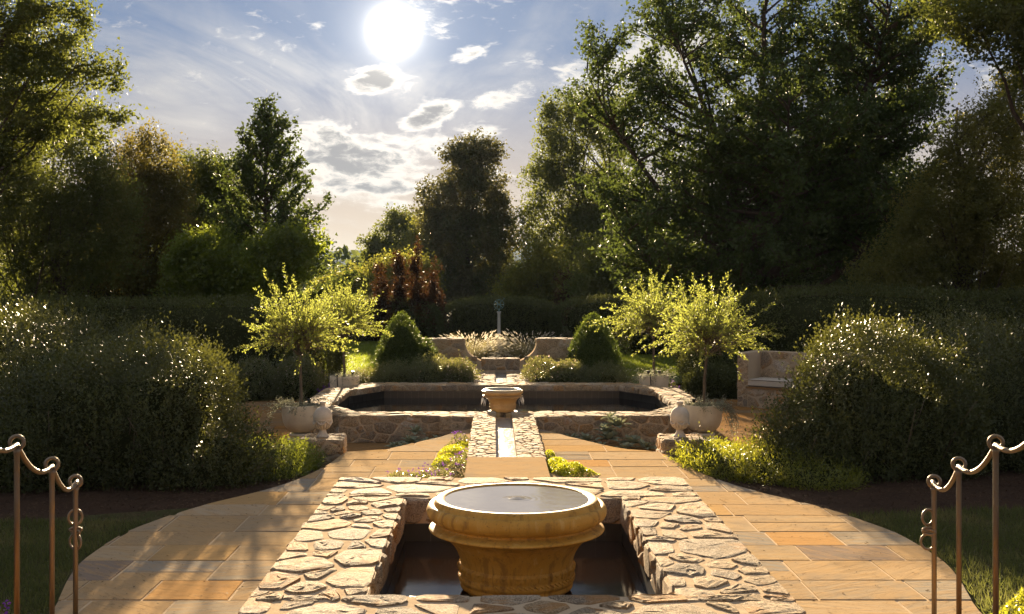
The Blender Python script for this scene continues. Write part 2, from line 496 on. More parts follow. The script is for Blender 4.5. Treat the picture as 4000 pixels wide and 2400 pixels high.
def _soil(t):
    oc = t.n('TexCoord').outputs['Object']
    n = t.noise(oc, 3, 6); n2 = t.noise(oc, 70, 6, .75)
    c = t.mix(n2, (.030, .018, .011), (.105, .062, .038)); c = t.mix(t.step(n, .45, .7), c, (.05, .03, .02))
    # open country and turf beyond the beds
    sp_ = t.n('SeparateXYZ', i={0: oc})
    far = t.step(sp_.outputs[1], 44.0, 60.0)
    c = t.mix(far, c, t.mix(n, (.035, .055, .018), (.06, .075, .025)))
    return bsdf(t, c, .95, t.bump(n2, .9, .03), spec=.1)


SOIL = material('mulch_soil', _soil)


def _lawn(t):
    oc = t.n('TexCoord').outputs['Object']
    n = t.noise(oc, .8, 5); n2 = t.noise(t.mapping(oc, sc=(1, .5, 1)), 60, 5, .7)
    c = t.mix(n, (.052, .095, .016), (.085, .115, .022)); c = t.mix(t.step(n2, .35, .7), c, (.13, .15, .03))
    b = bsdf(t, c, .8, t.bump(n2, 1.0, .05), spec=.2)
    return b


LAWN = material('lawn_turf', _lawn)
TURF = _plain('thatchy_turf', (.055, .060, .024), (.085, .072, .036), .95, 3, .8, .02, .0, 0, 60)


def leaf_mat(name, cols, trans, tf=.42, rough=.42, spec=.5, clump=1.2, warm=None):
    def fn(t):
        gi = t.n('NewGeometry').outputs['Random Per Island']
        oc = t.n('TexCoord').outputs['Object']
        k = len(cols)
        c = t.ramp(gi, [(i / max(1, k - 1), x) for i, x in enumerate(cols)])
        n = t.noise(oc, clump, 3)
        if warm: c = t.mix(t.step(n, .46, .66), c, t.mix(.7, c, warm))
        hs = t.n('HueSaturation', i={'Hue': .5, 'Saturation': 1.0, 'Value': t.step(n, .25, .75, .72, 1.3), 'Color': c}).outputs[0]
        tc = t.mix(.72, hs, trans)
        p = bsdf(t, hs, rough, spec=spec)
        tr = t.n('BsdfTranslucent', i={'Color': tc})
        m = t.n('MixShader', i={0: tf}); t.nt.links.new(p.outputs[0], m.inputs[1]); t.nt.links.new(tr.outputs[0], m.inputs[2])
        return m
    return material(name, fn)


L_BOX = leaf_mat('boxwood_leaf', [(.038, .049, .016), (.054, .064, .020), (.070, .078, .024)], (.20, .20, .03), .24, .42, .28)
L_CONE = leaf_mat('clipped_cone_leaf', [(.046, .072, .018), (.062, .092, .022), (.076, .105, .026)], (.22, .28, .03), .28, .5, .25)
L_YEW = leaf_mat('yew_leaf', [(.048, .058, .020), (.066, .078, .025), (.084, .094, .030)], (.22, .23, .04), .26, .55, .2)
L_DARK = leaf_mat('dark_hedge_leaf', [(.040, .050, .020), (.056, .068, .025), (.072, .082, .030)], (.18, .19, .035), .26, .6, .2)
L_GOLDBOX = leaf_mat('golden_shrub_leaf', [(.055, .080, .014), (.090, .110, .018), (.13, .13, .02)], (.46, .46, .03), .45, .35, .5)
L_WILLOW = leaf_mat('willow_leaf', [(.070, .100, .020), (.10, .13, .026), (.14, .15, .03), (.21, .14, .02)], (.50, .55, .10), .52, .5, .3, 3.0)
L_GINKGO = leaf_mat('ginkgo_leaf', [(.032, .052, .017), (.046, .070, .021), (.060, .084, .025)], (.14, .18, .03), .28, .6, .16)
L_OAK = leaf_mat('broad_leaf', [(.046, .064, .020), (.064, .082, .024), (.088, .094, .028)], (.26, .29, .04), .36, .6, .16, .8, (.10, .095, .03))
L_RUST = leaf_mat('rusty_leaf', [(.062, .070, .022), (.085, .078, .024), (.11, .078, .024)], (.32, .27, .04), .36, .6, .16, .7, (.11, .075, .028))
L_YEL = leaf_mat('yellow_green_leaf', [(.070, .085, .018), (.11, .115, .022), (.15, .12, .022)], (.36, .36, .05), .40, .55, .2, .7)
L_MAG = leaf_mat('magnolia_leaf', [(.0421, .0597, .0211), (.0632, .0807, .0281), (.1053, .0789, .0386)], (0.220, 0.200, 0.040), 0.28, .5, .25, .6, (.06, .045, .025))
L_PURP = leaf_mat('copper_beech_leaf', [(.020, .013, .011), (.032, .018, .013), (.060, .032, .016)], (.15, .065, .016), .20, .6, .12, 1.4, (.10, .05, .015))
L_EVER = leaf_mat('olive_evergreen_leaf', [(.0620, .0802, .0255), (.1003, .1130, .0365), (.1458, .1458, .0474)], (0.400, 0.360, 0.050), 0.42, .55, .2, .9, (.085, .075, .025))
L_FAR = leaf_mat('far_wood_leaf', [(.045, .065, .028), (.06, .08, .03), (.085, .09, .035)], (.22, .26, .06), .3, .7, .2, .05)
L_SILV = leaf_mat('silver_leaf', [(.17, .19, .13), (.25, .26, .19), (.32, .31, .23)], (.40, .40, .26), .35, .6, .3, 5)
L_LAMB = leaf_mat('lambs_ear_leaf', [(.21, .225, .15), (.25, .265, .18)], (.30, .32, .18), .22, .85, .1, 9)
L_ABEL = leaf_mat('abelia_leaf', [(.0520, .0754, .0286), (.0806, .1040, .0390), (.1170, .1170, .0520)], (.34, .32, .07), .38, .32, .6, 3)
L_PINK = leaf_mat('pale_pink_petal', [(.50, .36, .33), (.58, .46, .40), (.45, .28, .26)], (.7, .5, .42), .4, .6, .3, 5)
L_PURF = leaf_mat('purple_petal', [(.12, .025, .26), (.18, .045, .34), (.09, .02, .2)], (.28, .08, .5), .35, .6, .3, 5)
L_SEDUM = leaf_mat('lime_groundcover_leaf', [(.20, .24, .018), (.27, .29, .022), (.16, .20, .02)], (.62, .62, .03), .42, .5, .4, 6)
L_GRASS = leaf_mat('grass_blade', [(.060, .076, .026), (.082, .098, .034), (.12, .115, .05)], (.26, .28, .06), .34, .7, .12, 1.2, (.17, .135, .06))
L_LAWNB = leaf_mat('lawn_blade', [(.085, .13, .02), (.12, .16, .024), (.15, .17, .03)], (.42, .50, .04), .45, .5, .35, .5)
L_PLUME = leaf_mat('grass_plume', [(.56, .50, .40), (.66, .60, .48), (.50, .44, .34)], (.92, .84, .66), .45, .8, .2, 3)
L_FOUNT = leaf_mat('fountain_grass_blade', [(.11, .11, .055), (.16, .15, .08), (.20, .17, .09)], (.44, .38, .18), .45, .6, .3, 3)
BARK = _plain('bark', (.085, .060, .042), (.055, .038, .028), .9, 6, 1.0, .03, .2, 0, 40)
BARK2 = _plain('pale_bark', (.16, .125, .085), (.11, .085, .06), .85, 8, .7, .01, .2, 0, 60)
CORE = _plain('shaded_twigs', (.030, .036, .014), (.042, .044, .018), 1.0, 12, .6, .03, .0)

# ------------------------------------------------------------------ ground
def ground_z(x, y):
    s = np.clip((y - 13.0) / 1.6, 0, 1); s = s * s * (3 - 2 * s)
    z = -0.035 - 0.265 * s
    t_ = np.clip((y - 50.0) / 170.0, 0, 1); t_ = t_ * t_ * (3 - 2 * t_)
    z = z - 11.0 * t_
    return z


def spaced(a, near, far, k):
    s = np.concatenate([np.linspace(0, near, 40)[:-1], near * (far / near) ** np.linspace(0, 1, k)])
    return s


gx = spaced(0, 16, 3200, 22); gx = np.concatenate([-gx[::-1], gx[1:]])
gy = np.concatenate([np.linspace(-40, 4, 8)[:-1], np.linspace(4, 60, 90)[:-1], 60 * (3200 / 60) ** np.linspace(0, 1, 26)])
GX, GY = np.meshgrid(gx, gy); GZ = ground_z(GX, GY)
gv = np.stack([GX, GY, GZ], -1).reshape(-1, 3); nxg = len(gx)
gf = [(j * nxg + i, j * nxg + i + 1, (j + 1) * nxg + i + 1, (j + 1) * nxg + i) for j in range(len(gy) - 1) for i in range(nxg - 1)]
struct(mesh_obj('ground', gv, gf, SOIL, smooth=True), 'bare mulched garden ground falling away to open country')


def hill_ridge(y, h, seed, x0=-3000, x1=3000, n=200, zb=-12):
    r = np.random.default_rng(seed); ph = r.uniform(0, 6.28, 8)
    xs = np.linspace(x0, x1, n); v = []; f = []
    for i, x in enumerate(xs):
        e = sum(math.sin(x / (330 / (k + 1)) + ph[k]) / (k + 1.3) for k in range(8))
        z = h * (0.74 + 0.13 * e)
        v += [(x, y - 420, zb), (x, y - 140, z * .55), (x, y, z), (x, y + 300, zb)]
    for i in range(n - 1):
        for k in range(3): f.append((i * 4 + k, (i + 1) * 4 + k, (i + 1) * 4 + k + 1, i * 4 + k + 1))
    return v, f


HILL = _plain('wooded_hill', (.045, .06, .05), (.06, .075, .06), .95, .03, .2, 1, .0)
hv, hf = hill_ridge(2600, 82, 3)
struct(mesh_obj('hills', hv, hf, HILL, smooth=True), 'blue hazy wooded ridge on the horizon')

# lawns beyond the pool and turf by the steps
def sheet(name, poly, z, mat, label, n=1):
    v = [(x, y, z) for x, y in poly]
    return struct(mesh_obj(name, v, [tuple(range(len(v)))], mat), label)


sheet('lawn', [(-14, 26), (-1.2, 26), (-1.2, 43), (-14, 43)], -.262, LAWN, 'sunlit mown lawn behind the left clipped cone shrub')
sheet('lawn', [(1.5, 26), (14, 26), (14, 43), (1.5, 43)], -.262, LAWN, 'sunlit mown lawn behind the right clipped cone shrub')

# ------------------------------------------------------------------ terrace
LE = [(5.6, -3.0), (6.9, -2.95), (7.49, -2.93), (8.08, -3.09), (8.55, -3.2), (8.93, -3.25), (9.81, -3.23), (10.42, -3.06), (11.02, -2.83), (11.68, -2.42), (12.1, -2.25), (12.52, -2.11), (13.23, -1.97), (13.87, -1.92), (14.31, -1.88)]
ly = np.array([a for a, b in LE]); lx = np.array([b for a, b in LE])
AY = np.array([14.31, 14.48, 14.72, 15.24, 15.63, 16.13, 16.48]); AX = np.array([-1.88, -1.45, -1.25, -.977, -.75, -.547, -.33])


def xl(y):
    return float(np.interp(y, ly, lx)) if y <= 14.31 else float(np.interp(y, AY, AX))


def xr(y): return 2 * A - xl(y)


def smooth_edge(f, y): return (f(y - .25) + 2 * f(y) + f(y + .25)) / 4 if 7.2 < y < 13.9 else f(y)


XL = lambda y: smooth_edge(xl, y)
XR = lambda y: smooth_edge(xr, y)
terrace = struct(thing('terrace', None, None), 'sandstone flagged terrace round the front basin')
ys = np.linspace(5.6, 16.48, 100)
outline = [(XL(y) + .015, y) for y in ys] + [(XR(y) - .015, y) for y in ys[::-1]]
v = []; f = []
n = len(ys)
for y in ys:
    a, b = XL(y) + .02, XR(y) - .02
    v += [(a, y, -.32), (a, y, -.0055), (b, y, -.0055), (b, y, -.32)]
for i in range(n - 1):
    for k in range(3): f.append((i * 4 + k, i * 4 + k + 1, (i + 1) * 4 + k + 1, (i + 1) * 4 + k))
f.append(tuple(range((n - 1) * 4, n * 4)))
mesh_obj('bedding', v, f, MORTAR, terrace)


def paver(x0, x1, y0, y1, z, lf, rf, mat, parent, rng, gap=.0085, thick=.045):
    m = max(2, int((y1 - y0) / .07)) if (lf(y0) > x0 or lf(y1) > x0 or rf(y0) < x1 or rf(y1) < x1 or lf((y0 + y1) / 2) > x0 or rf((y0 + y1) / 2) < x1) else 2
    L, R = [], []
    for y in np.linspace(y0 + gap, y1 - gap, m):
        a, b = max(x0 + gap, lf(y)), min(x1 - gap, rf(y))
        if b - a > .012: L.append((a, y)); R.append((b, y))
    if len(L) < 2: return
    dz_ = rng.uniform(-.003, .003); sl_ = rng.uniform(-.002, .002); v = []; f = []
    P = R + L[::-1]; n = len(P); cx = sum(p[0] for p in P) / n; cy = sum(p[1] for p in P) / n
    for zz_, s in ((z - thick, 1.0), (z - .004, 1.0), (z, None)):
        for p in P:
            if s is None:
                d = math.hypot(p[0] - cx, p[1] - cy) + 1e-6; q = (p[0] - (p[0] - cx) / d * .006, p[1] - (p[1] - cy) / d * .006)
            else: q = p
            v.append((q[0], q[1], zz_ + (dz_ + sl_ * (p[0] - cx) if zz_ > z - .01 else 0)))
    for r in range(2):
        for k in range(n): f.append((r * n + k, r * n + (k + 1) % n, (r + 1) * n + (k + 1) % n, (r + 1) * n + k))
    m2 = len(L)
    for k in range(m2 - 1):   # strips right->left
        f.append((2 * n + k, 2 * n + k + 1, 2 * n + n - 2 - k, 2 * n + n - 1 - k))
    mesh_obj('paver', v, f, mat, parent)


def lay(x0, x1, y0, y1, z, lf, rf, mat, parent, rng, holes, wmin=.48, wmax=.95, rows=(.50, .58, .66, .76)):
    y = y0
    while y < y1 - .05:
        d = rng.choice(rows); d = min(d, y1 - y)
        if y1 - y - d < .15: d = y1 - y
        x = x0 - rng.uniform(0, .6)
        while x < x1:
            w_ = rng.uniform(wmin, wmax)
            pieces = [(x, x + w_, y, y + d)]
            if d > .55 and rng.random() < .22:
                k = rng.uniform(.4, .6) * d; pieces = [(x, x + w_, y, y + k), (x, x + w_, y + k, y + d)]
            for (a, b, c, e) in pieces:
                todo = [(a, b)]
                for (h0, h1, h2, h3) in holes:
                    if c < h3 - .02 and e > h2 + .02:
                        nt_ = []
                        for (p, q) in todo:
                            if q <= h0 or p >= h1: nt_.append((p, q))
                            else:
                                if p < h0 - .03: nt_.append((p, h0))
                                if q > h1 + .03: nt_.append((h1, q))
                        todo = nt_
                for (p, q) in todo:
                    if q - p > .02: paver(p, q, c, e, z, lf, rf, mat, parent, rng)
            x += w_
        y += d


rp = random.Random(11)
lay(-3.5, 3.9, 6.35, 14.31, 0, XL, XR, PAVER, terrace, rp, [(-1.30, 1.60, 6.0, 10.2), (A - .40, A + .40, 10.0, 17)])
lay(-2.0, 2.3, 14.31, 16.47, 0, XL, XR, PAVER, terrace, rp, [(A - .40, A + .40, 10.0, 17)], .55, 1.2, (.5, .6, .54))

# lower path round the pool
R_PATH = 5.75; PC = (A, 19.45)
lower = struct(thing('lower_path', None, None, (0, 0, 0)), 'flagged path round the long pool, a step below the terrace')
v = []; f = []
prism(v, f, [(PC[0] + (R_PATH - .02) * math.cos(a), PC[1] + (R_PATH - .02) * math.sin(a)) for a in np.linspace(0, 2 * math.pi, 90)[:-1]], -.40, -.272)
mesh_obj('bedding', v, f, MORTAR, lower)
clf = lambda y: PC[0] - math.sqrt(max(0, R_PATH ** 2 - (y - PC[1]) ** 2))
crf = lambda y: PC[0] + math.sqrt(max(0, R_PATH ** 2 - (y - PC[1]) ** 2))
lay(-5.8, 6.0, 14.1, 23.2, -.26, clf, crf, PAVER2, lower, random.Random(5), [(-2.6, 2.9, 17.6, 21.2), (-2.1, 2.4, 17.0, 21.8), (-1.6, 1.9, 12, 14.6), (-.7, 1.0, 12, 16.4)], .6, 1.2, (.45, .55, .65))

# ------------------------------------------------------------------ front basin
def wall_core(parent, quads, z0, z1, name='mortar_core'):
    for q in quads:
        v = []; f = []; prism(v, f, q, z0, z1); mesh_obj(name, v, f, MORTAR, parent)


def subdiv_top(parent, x0, x1, y0, y1, z, rng, amp=.006, name='mortar_bed', d=.06):
    nx_, ny_ = max(2, int((x1 - x0) / d)), max(2, int((y1 - y0) / d))
    v = [(x0 + (x1 - x0) * i / nx_, y0 + (y1 - y0) * j / ny_, z + rng.uniform(-amp, amp)) for j in range(ny_ + 1) for i in range(nx_ + 1)]
    f = [(j * (nx_ + 1) + i, j * (nx_ + 1) + i + 1, (j + 1) * (nx_ + 1) + i + 1, (j + 1) * (nx_ + 1) + i) for j in range(ny_) for i in range(nx_)]
    mesh_obj(name, v, f, MORTAR, parent, True)


BX0, BX1, BY0, BY1 = -1.395, 1.705, 5.86, 10.3      # outer
IX0, IX1, IY0, IY1 = -.755, 1.072, 6.5, 9.37        # inner
BT = .385
rb = random.Random(21)
basin = thing('stone_basin', 'low rectangular rubble-stone basin wall round the big ochre bowl', 'basin', (A, 8, 0))
wall_core(basin, [[(BX0, BY0), (IX0, BY0), (IX0, BY1), (BX0, BY1)], [(IX1, BY0), (BX1, BY0), (BX1, BY1), (IX1, BY1)],
                  [(IX0, BY0), (IX1, BY0), (IX1, IY0), (IX0, IY0)], [(IX0, IY1), (IX1, IY1), (IX1, BY1), (IX0, BY1)]], -.3, BT - .012)
subdiv_top(basin, BX0, IX0, BY0, BY1, BT + .0005, rb, .003); subdiv_top(basin, IX1, BX1, BY0, BY1, BT + .0005, rb, .003)
subdiv_top(basin, IX0, IX1, BY0, IY0, BT + .0005, rb, .003); subdiv_top(basin, IX0, IX1, IY1, BY1, BT + .0005, rb, .003)
kw = dict(h=.0095, dome=.25, rings=3, stretch=.88, var=.6, cut=.14, big=.2)
ov = .012
rubble(basin, [(BX0 - ov, IY0 - .1), (IX0 + ov, IY0 - .1), (IX0 + ov, IY1 + .05), (BX0 - ov, IY1 + .05)], (0, 0, BT), X3, Y3, Z3, .255, .040, STONE, rb, **kw)
rubble(basin, [(IX1 - ov, IY0 - .1), (BX1 + ov, IY0 - .1), (BX1 + ov, IY1 + .05), (IX1 - ov, IY1 + .05)], (0, 0, BT), X3, Y3, Z3, .255, .040, STONE, rb, **kw)
rubble(basin, [(BX0 - ov, IY1 + .05), (BX1 + ov, IY1 + .05), (BX1 + ov, BY1 + ov), (BX0 - ov, BY1 + ov)], (0, 0, BT), X3, Y3, Z3, .27, .040, STONE, rb, **dict(kw, stretch=1.3))
rubble(basin, [(BX0 - ov, BY0), (BX1 + ov, BY0), (BX1 + ov, IY0 + ov), (BX0 - ov, IY0 + ov)], (0, 0, BT), X3, Y3, Z3, .25, .040, STONE, rb, **dict(kw, stretch=1.3))
# inner stone faces above the tiles (z .175 .. .385) and rough outer faces
kf = dict(h=.022, dome=.3, stretch=1.3, var=.45, cut=.16)
rubble(basin, [(IX0, .178), (IX1, .178), (IX1, BT), (IX0, BT)], (0, IY1, 0), X3, Z3, (0, -1, 0), .25, .03, STONE, rb, **kf)
rubble(basin, [(IY0, .178), (IY1, .178), (IY1, BT), (IY0, BT)], (IX0, 0, 0), Y3, Z3, (1, 0, 0), .20, .03, STONE, rb, **kf)
rubble(basin, [(IY0, .178), (IY1, .178), (IY1, BT), (IY0, BT)], (IX1, 0, 0), Y3, Z3, (-1, 0, 0), .20, .03, STONE, rb, **kf)
for sx_, xx in ((-1, BX0), (1, BX1)):
    rubble(basin, [(BY0, .0), (BY1, .0), (BY1, BT), (BY0, BT)], (xx, 0, 0), Y3, Z3, (sx_, 0, 0), .22, .035, STONE, rb, **kf)


def tiles(parent, p, q, z0, z1, wid, inward, nrow=1):
    """a course of square tiles from p to q; inward = unit normal"""
    L = math.dist(p, q); k = max(1, round(L / wid)); ux, uy = (q[0] - p[0]) / L, (q[1] - p[1]) / L
    me = None
    for i in range(k):
        a, b = i * L / k + .003, (i + 1) * L / k - .003
        v = []; f = []
        for t_, off in ((0, 0), (1, .010)):
            for s, z in ((a, z0), (b, z0), (b, z1), (a, z1)):
                v.append((p[0] + ux * s + inward[0] * off, p[1] + uy * s + inward[1] * off, z))
        f = [(4, 5, 6, 7), (0, 1, 5, 4), (1, 2, 6, 5), (2, 3, 7, 6), (3, 0, 4, 7), (3, 2, 1, 0)]
        mesh_obj('tile', v, f, TILE, parent)


def face_sheet(parent, p, q, z0, z1, inward, off, mat, name):
    v = [(p[0] + inward[0] * off, p[1] + inward[1] * off, z0), (q[0] + inward[0] * off, q[1] + inward[1] * off, z0),
         (q[0] + inward[0] * off, q[1] + inward[1] * off, z1), (p[0] + inward[0] * off, p[1] + inward[1] * off, z1)]
    mesh_obj(name, v, [(0, 1, 2, 3)], mat, parent)


for p, q, nn in (((IX0, IY1), (IX1, IY1), (0, -1)), ((IX0, IY0), (IX0, IY1), (1, 0)), ((IX1, IY0), (IX1, IY1), (-1, 0))):
    face_sheet(basin, p, q, -.15, .176, nn, .004, GROUT, 'grout')
    tiles(basin, p, q, .004, .174, .228, nn); tiles(basin, p, q, -.15, -.002, .228, nn)
BWZ = .030
WBAS = water_mat('dark_basin_water', (.030, .020, .013), 7, .03, .03, .10, rings=None, spec=.2)
struct(mesh_obj('basin_water', [(IX0 + .012, IY0, BWZ), (IX1 - .012, IY0, BWZ), (IX1 - .012, IY1 - .012, BWZ), (IX0 + .012, IY1 - .012, BWZ)], [(0, 1, 2, 3)], WBAS), 'dark still water in the front basin')

# ------------------------------------------------------------------ bowls
RIM = [(.49, .60), (.50, .655), (.508, .668), (.53, .677), (.555, .677), (.570, .670), (.577, .655), (.582, .641), (.590, .638), (.600, .642), (.613, .640), (.626, .622), (.634, .598), (.630, .572), (.615, .548), (.595, .533), (.575, .527)]
FLANGE = [(.575, .527), (.558, .520), (.553, .508), (.562, .499), (.590, .488), (.612, .478), (.617, .470), (.613, .461), (.592, .453), (.560, .446)]
BODY = [(.575, .447), (.535, .430), (.485, .398), (.447, .358), (.420, .315), (.404, .275), (.396, .245), (.392, .225)]
FOOT = [(.392, .226), (.400, .215), (.403, .190), (.396, .165), (.392, .150), (.404, .140), (.410, .125), (.404, .108), (.395, .100), (.392, .090), (.398, .078), (.392, .060), (.372, .050), (.355, .040), (.352, .0)]


def bowl(name, label, c, s, mat, relief, wname, wmat, strands):
    t = thing(name, label, 'fountain bowl', (c[0], c[1], c[2]), None)
    for nm, pr in (('rim', RIM), ('flange', FLANGE), ('bowl_body', BODY), ('foot', FOOT)):
        v = []; f = []; lathe(v, f, pr[::-1], c, 96, False, s); part = mesh_obj(nm, v, f, mat, t, True)
    v = []; f = []; nb_ = 26
    for k in range(nb_):           # moulded drops round the foot
        for off, rr, z0, z1, wd in ((0, .407, .234, .176, .016), (.5, .405, .216, .190, .024)):
            a = 2 * math.pi * (k + off) / nb_; ca, sa = math.cos(a), math.sin(a)
            b = len(v); prof = ((0, 0), (.35, 1), (.55, .9), (.75, .35), (1.0, .45), (1.08, 0))
            for tt, ww in prof:
                z = z0 + (z1 - z0) * tt
                for sgn, hgt in ((-1, -.006), (0, .014 * min(1, ww * 1.6) - .003), (1, -.006)):
                    r = (rr + hgt) * s; x_, y_ = r * ca - sgn * wd * ww * s * sa, r * sa + sgn * wd * ww * s * ca
                    v.append((c[0] + x_, c[1] + y_, c[2] + z * s))
            for i in range(len(prof) - 1):
                for j in range(2): f.append((b + i * 3 + j, b + i * 3 + j + 1, b + i * 3 + j + 4, b + i * 3 + j + 3))
    if relief: mesh_obj('moulded_drops', v, f, mat, part, True)
    v = []; f = []; nr = 64
    for k in range(nr):            # rope twist
        a = 2 * math.pi * k / nr; b2 = a + .085
        p0 = np.array((c[0] + .400 * s * math.cos(a), c[1] + .400 * s * math.sin(a), c[2] + .152 * s))
        p1 = np.array((c[0] + .406 * s * math.cos(b2), c[1] + .406 * s * math.sin(b2), c[2] + .128 * s))
        tube(v, f, [p0, (p0 + p1) / 2 + (0, 0, 0), p1], [.005 * s, .011 * s, .005 * s], 5)
    if relief: mesh_obj('rope_moulding', v, f, mat, part, True)
    # water brimming in the bowl
    v = []; f = []; nr_, na = 20, 72
    for i in range(nr_ + 1):
        r = .506 * i / nr_
        for k in range(na):
            a = 2 * math.pi * k / na
            z = .667 + (.011 * math.exp(-(r / .05) ** 2) + .0016 * math.sin(r * 95) * math.exp(-r / .12) if relief else 0)
            v.append((c[0] + r * s * math.cos(a), c[1] + r * s * math.sin(a), c[2] + z * s))
    for i in range(nr_):
        for k in range(na): f.append((i * na + k, i * na + (k + 1) % na, (i + 1) * na + (k + 1) % na, (i + 1) * na + k))
    mesh_obj('water', v, f, wmat, t, True)
    if strands:
        v = []; f = []; r_ = random.Random(4)
        for k in range(46):
            sd = r_.choice((-1, 1)); a = (0 if sd > 0 else math.pi) + r_.gauss(0, .42)
            r0 = .618 * s; p = []
            z0 = r_.uniform(.36, .45) * s; z1 = z0 - r_.uniform(.07, .22) * s
            for u in np.linspace(0, 1, 4): p.append((c[0] + (r0 + .02 * u) * math.cos(a), c[1] + (r0 + .02 * u) * math.sin(a), c[2] + z0 + (z1 - z0) * u))
            tube(v, f, p, [.0012, .0028, .0022, .0008], 4)
        mesh_obj('water_strands', v, f, DROPS, t, True)
    return t


DROPS = material('falling_water', lambda t: bsdf(t, (.80, .82, .84), .12, spec=.9))
WB1 = water_mat('bowl_water', (.24, .23, .225), 12, .05, .02, .05, rings=(0.158, 7.93, .70), ring_s=150.0)  # pale grey base paints in a milky sky reflection
WB2 = water_mat('bowl_water_far', (.03, .03, .026), 22, .35, .02, .03)
bowl('fountain_bowl', 'big ochre cast-stone fountain bowl brimming with water in the front basin', (.158, 7.93, .0), 1.0, OCHRE, True, 'w', WB1, False)
v = []; f = []; box(v, f, .158 - .43, .158 + .43, 7.93 - .43, 7.93 + .43, -.2, .018)
pb = tag(mesh_obj('bowl_plinth', v, f, _plain('wet_dark_plinth', (.10, .07, .04), (.07, .05, .03), .3)), 'square wet stone plinth just breaking the water under the ochre bowl', 'plinth')
FBZ = .068
bowl('fountain_bowl', 'small buff fountain bowl spilling into the long pool', (A - .01, 18.0, FBZ), .525, OCHRE2, True, 'w', WB2, True)
v = []; f = []; lathe(v, f, [(.24, -.4), (.24, FBZ)], (A - .01, 18.0, 0), 32); mesh = mesh_obj('bowl_plinth', v, f, TILE)
tag(mesh, 'dark round plinth in the pool under the small buff bowl', 'plinth')

# ------------------------------------------------------------------ pool
PZ = .142      # top of mortar; stones reach .156
pool = thing('stone_pool', 'long eight-sided rubble-stone pool with dark tile lining', 'pool', (A, 19.4, -.26))
ho, hs, yo0, yo1, dch = 2.455, 3.27, 16.8, 21.97, 1.12
hi, hsi, yi0, yi1, dci = 2.245, 2.80, 17.30, 21.46, .95
OUT = [(A - ho, yo0), (A + ho, yo0), (A + hs, yo0 + dch), (A + hs, yo1 - dch), (A + ho, yo1), (A - ho, yo1), (A - hs, yo1 - dch), (A - hs, yo0 + dch)]
INN = [(A - hi, yi0), (A + hi, yi0), (A + hsi, yi0 + dci), (A + hsi, yi1 - dci), (A + hi, yi1), (A - hi, yi1), (A - hsi, yi1 - dci), (A - hsi, yi0 + dci)]
rq = random.Random(8)
CH = .1225    # half channel
RW = .445     # half runnel
segs = []
for i in range(8):
    j = (i + 1) % 8
    if i == 0:
        segs.append([OUT[0], (A - CH, yo0), (A - CH, yi0), INN[0]]); segs.append([(A + CH, yo0), OUT[1], INN[1], (A + CH, yi0)])
    else: segs.append([OUT[i], OUT[j], INN[j], INN[i]])
wall_core(pool, segs, -.42, PZ)


def to_local(P, O, U, Vv):
    return [((p[0] - O[0]) * U[0] + (p[1] - O[1]) * U[1], (p[0] - O[0]) * Vv[0] + (p[1] - O[1]) * Vv[1]) for p in P]


def cap(parent, q, z, size, gap, rng, **k):
    L = math.dist(q[0], q[1]); U = ((q[1][0] - q[0][0]) / L, (q[1][1] - q[0][1]) / L, 0); Vv = (-U[1], U[0], 0)
    lp = to_local(q, q[0], U, Vv)
    cx = sum(p[0] for p in lp) / len(lp); cy = sum(p[1] for p in lp) / len(lp)
    lp = [(cx + (x - cx) * 1.006, cy + (y - cy) * 1.03) for x, y in lp]
    rubble(parent, lp, (q[0][0], q[0][1], z), U, Vv, Z3, size, gap, STONE, rng, **k)


kc = dict(h=.008, dome=.2, stretch=1.15, var=.5, cut=.17)
for q in segs: cap(pool, q, PZ, .19, .020, rq, **kc)
# front faces, two short blocks beside the runnel, chamfer faces
for a, b in ((A - ho, A - .95), (A + .88, A + ho)):
    rubble(pool, [(a, -.255), (b, -.255), (b, PZ), (a, PZ)], (0, yo0, 0), X3, Z3, (0, -1, 0), .128, .016, STONE, rq, h=.014, stretch=1.7, var=.6, cut=.11)
for a, b in ((A - .95, A - RW), (A + RW, A + .88)):
    v = []; f = []; box(v, f, a, b, yo0 - .16, yo0 - .002, -.30, PZ); mesh_obj('mortar_core', v, f, MORTAR, pool)
    rubble(pool, [(a, -.2), (b, -.2), (b, PZ), (a, PZ)], (0, yo0 - .16, 0), X3, Z3, (0, -1, 0), .125, .016, STONE, rq, h=.014, stretch=1.6, cut=.12)
    rubble(pool, [(a, yo0 - .17), (b, yo0 - .17), (b, yo0), (a, yo0)], (0, 0, PZ), X3, Y3, Z3, .13, .016, STONE, rq, h=.014, stretch=1.7)
for (p, q) in ((OUT[7], OUT[0]), (OUT[1], OUT[2])):
    L = math.dist(p, q); U = ((q[0] - p[0]) / L, (q[1] - p[1]) / L, 0)
    rubble(pool, [(0, -.255), (L, -.255), (L, PZ), (0, PZ)], (p[0], p[1], 0), U, Z3, (U[1], -U[0], 0), .19, .026, STONE, rq, h=.016, stretch=1.4)
for i in (2, 3, 4, 5, 6):
    p, q = INN[i], INN[i + 1]
    L = math.dist(p, q); U = ((q[0] - p[0]) / L, (q[1] - p[1]) / L, 0); nn = (-U[1], U[0])
    rubble(pool, [(0, .036), (L, .036), (L, PZ), (0, PZ)], (p[0], p[1], 0), U, Z3, (nn[0], nn[1], 0), .15, .016, STONE, rq, h=.022, stretch=1.5, cut=.15)
    face_sheet(pool, p, q, -.35, .034, nn, .003, GROUT, 'grout')
    tiles(pool, p, q, -.112, .030, .1305, nn)
p, q = INN[1], INN[2]
for p, q in ((INN[1], INN[2]), (INN[7], INN[0])):
    L = math.dist(p, q); U = ((q[0] - p[0]) / L, (q[1] - p[1]) / L); face_sheet(pool, p, q, -.35, .04, (-U[1], U[0]), .003, TILE, 'tile')
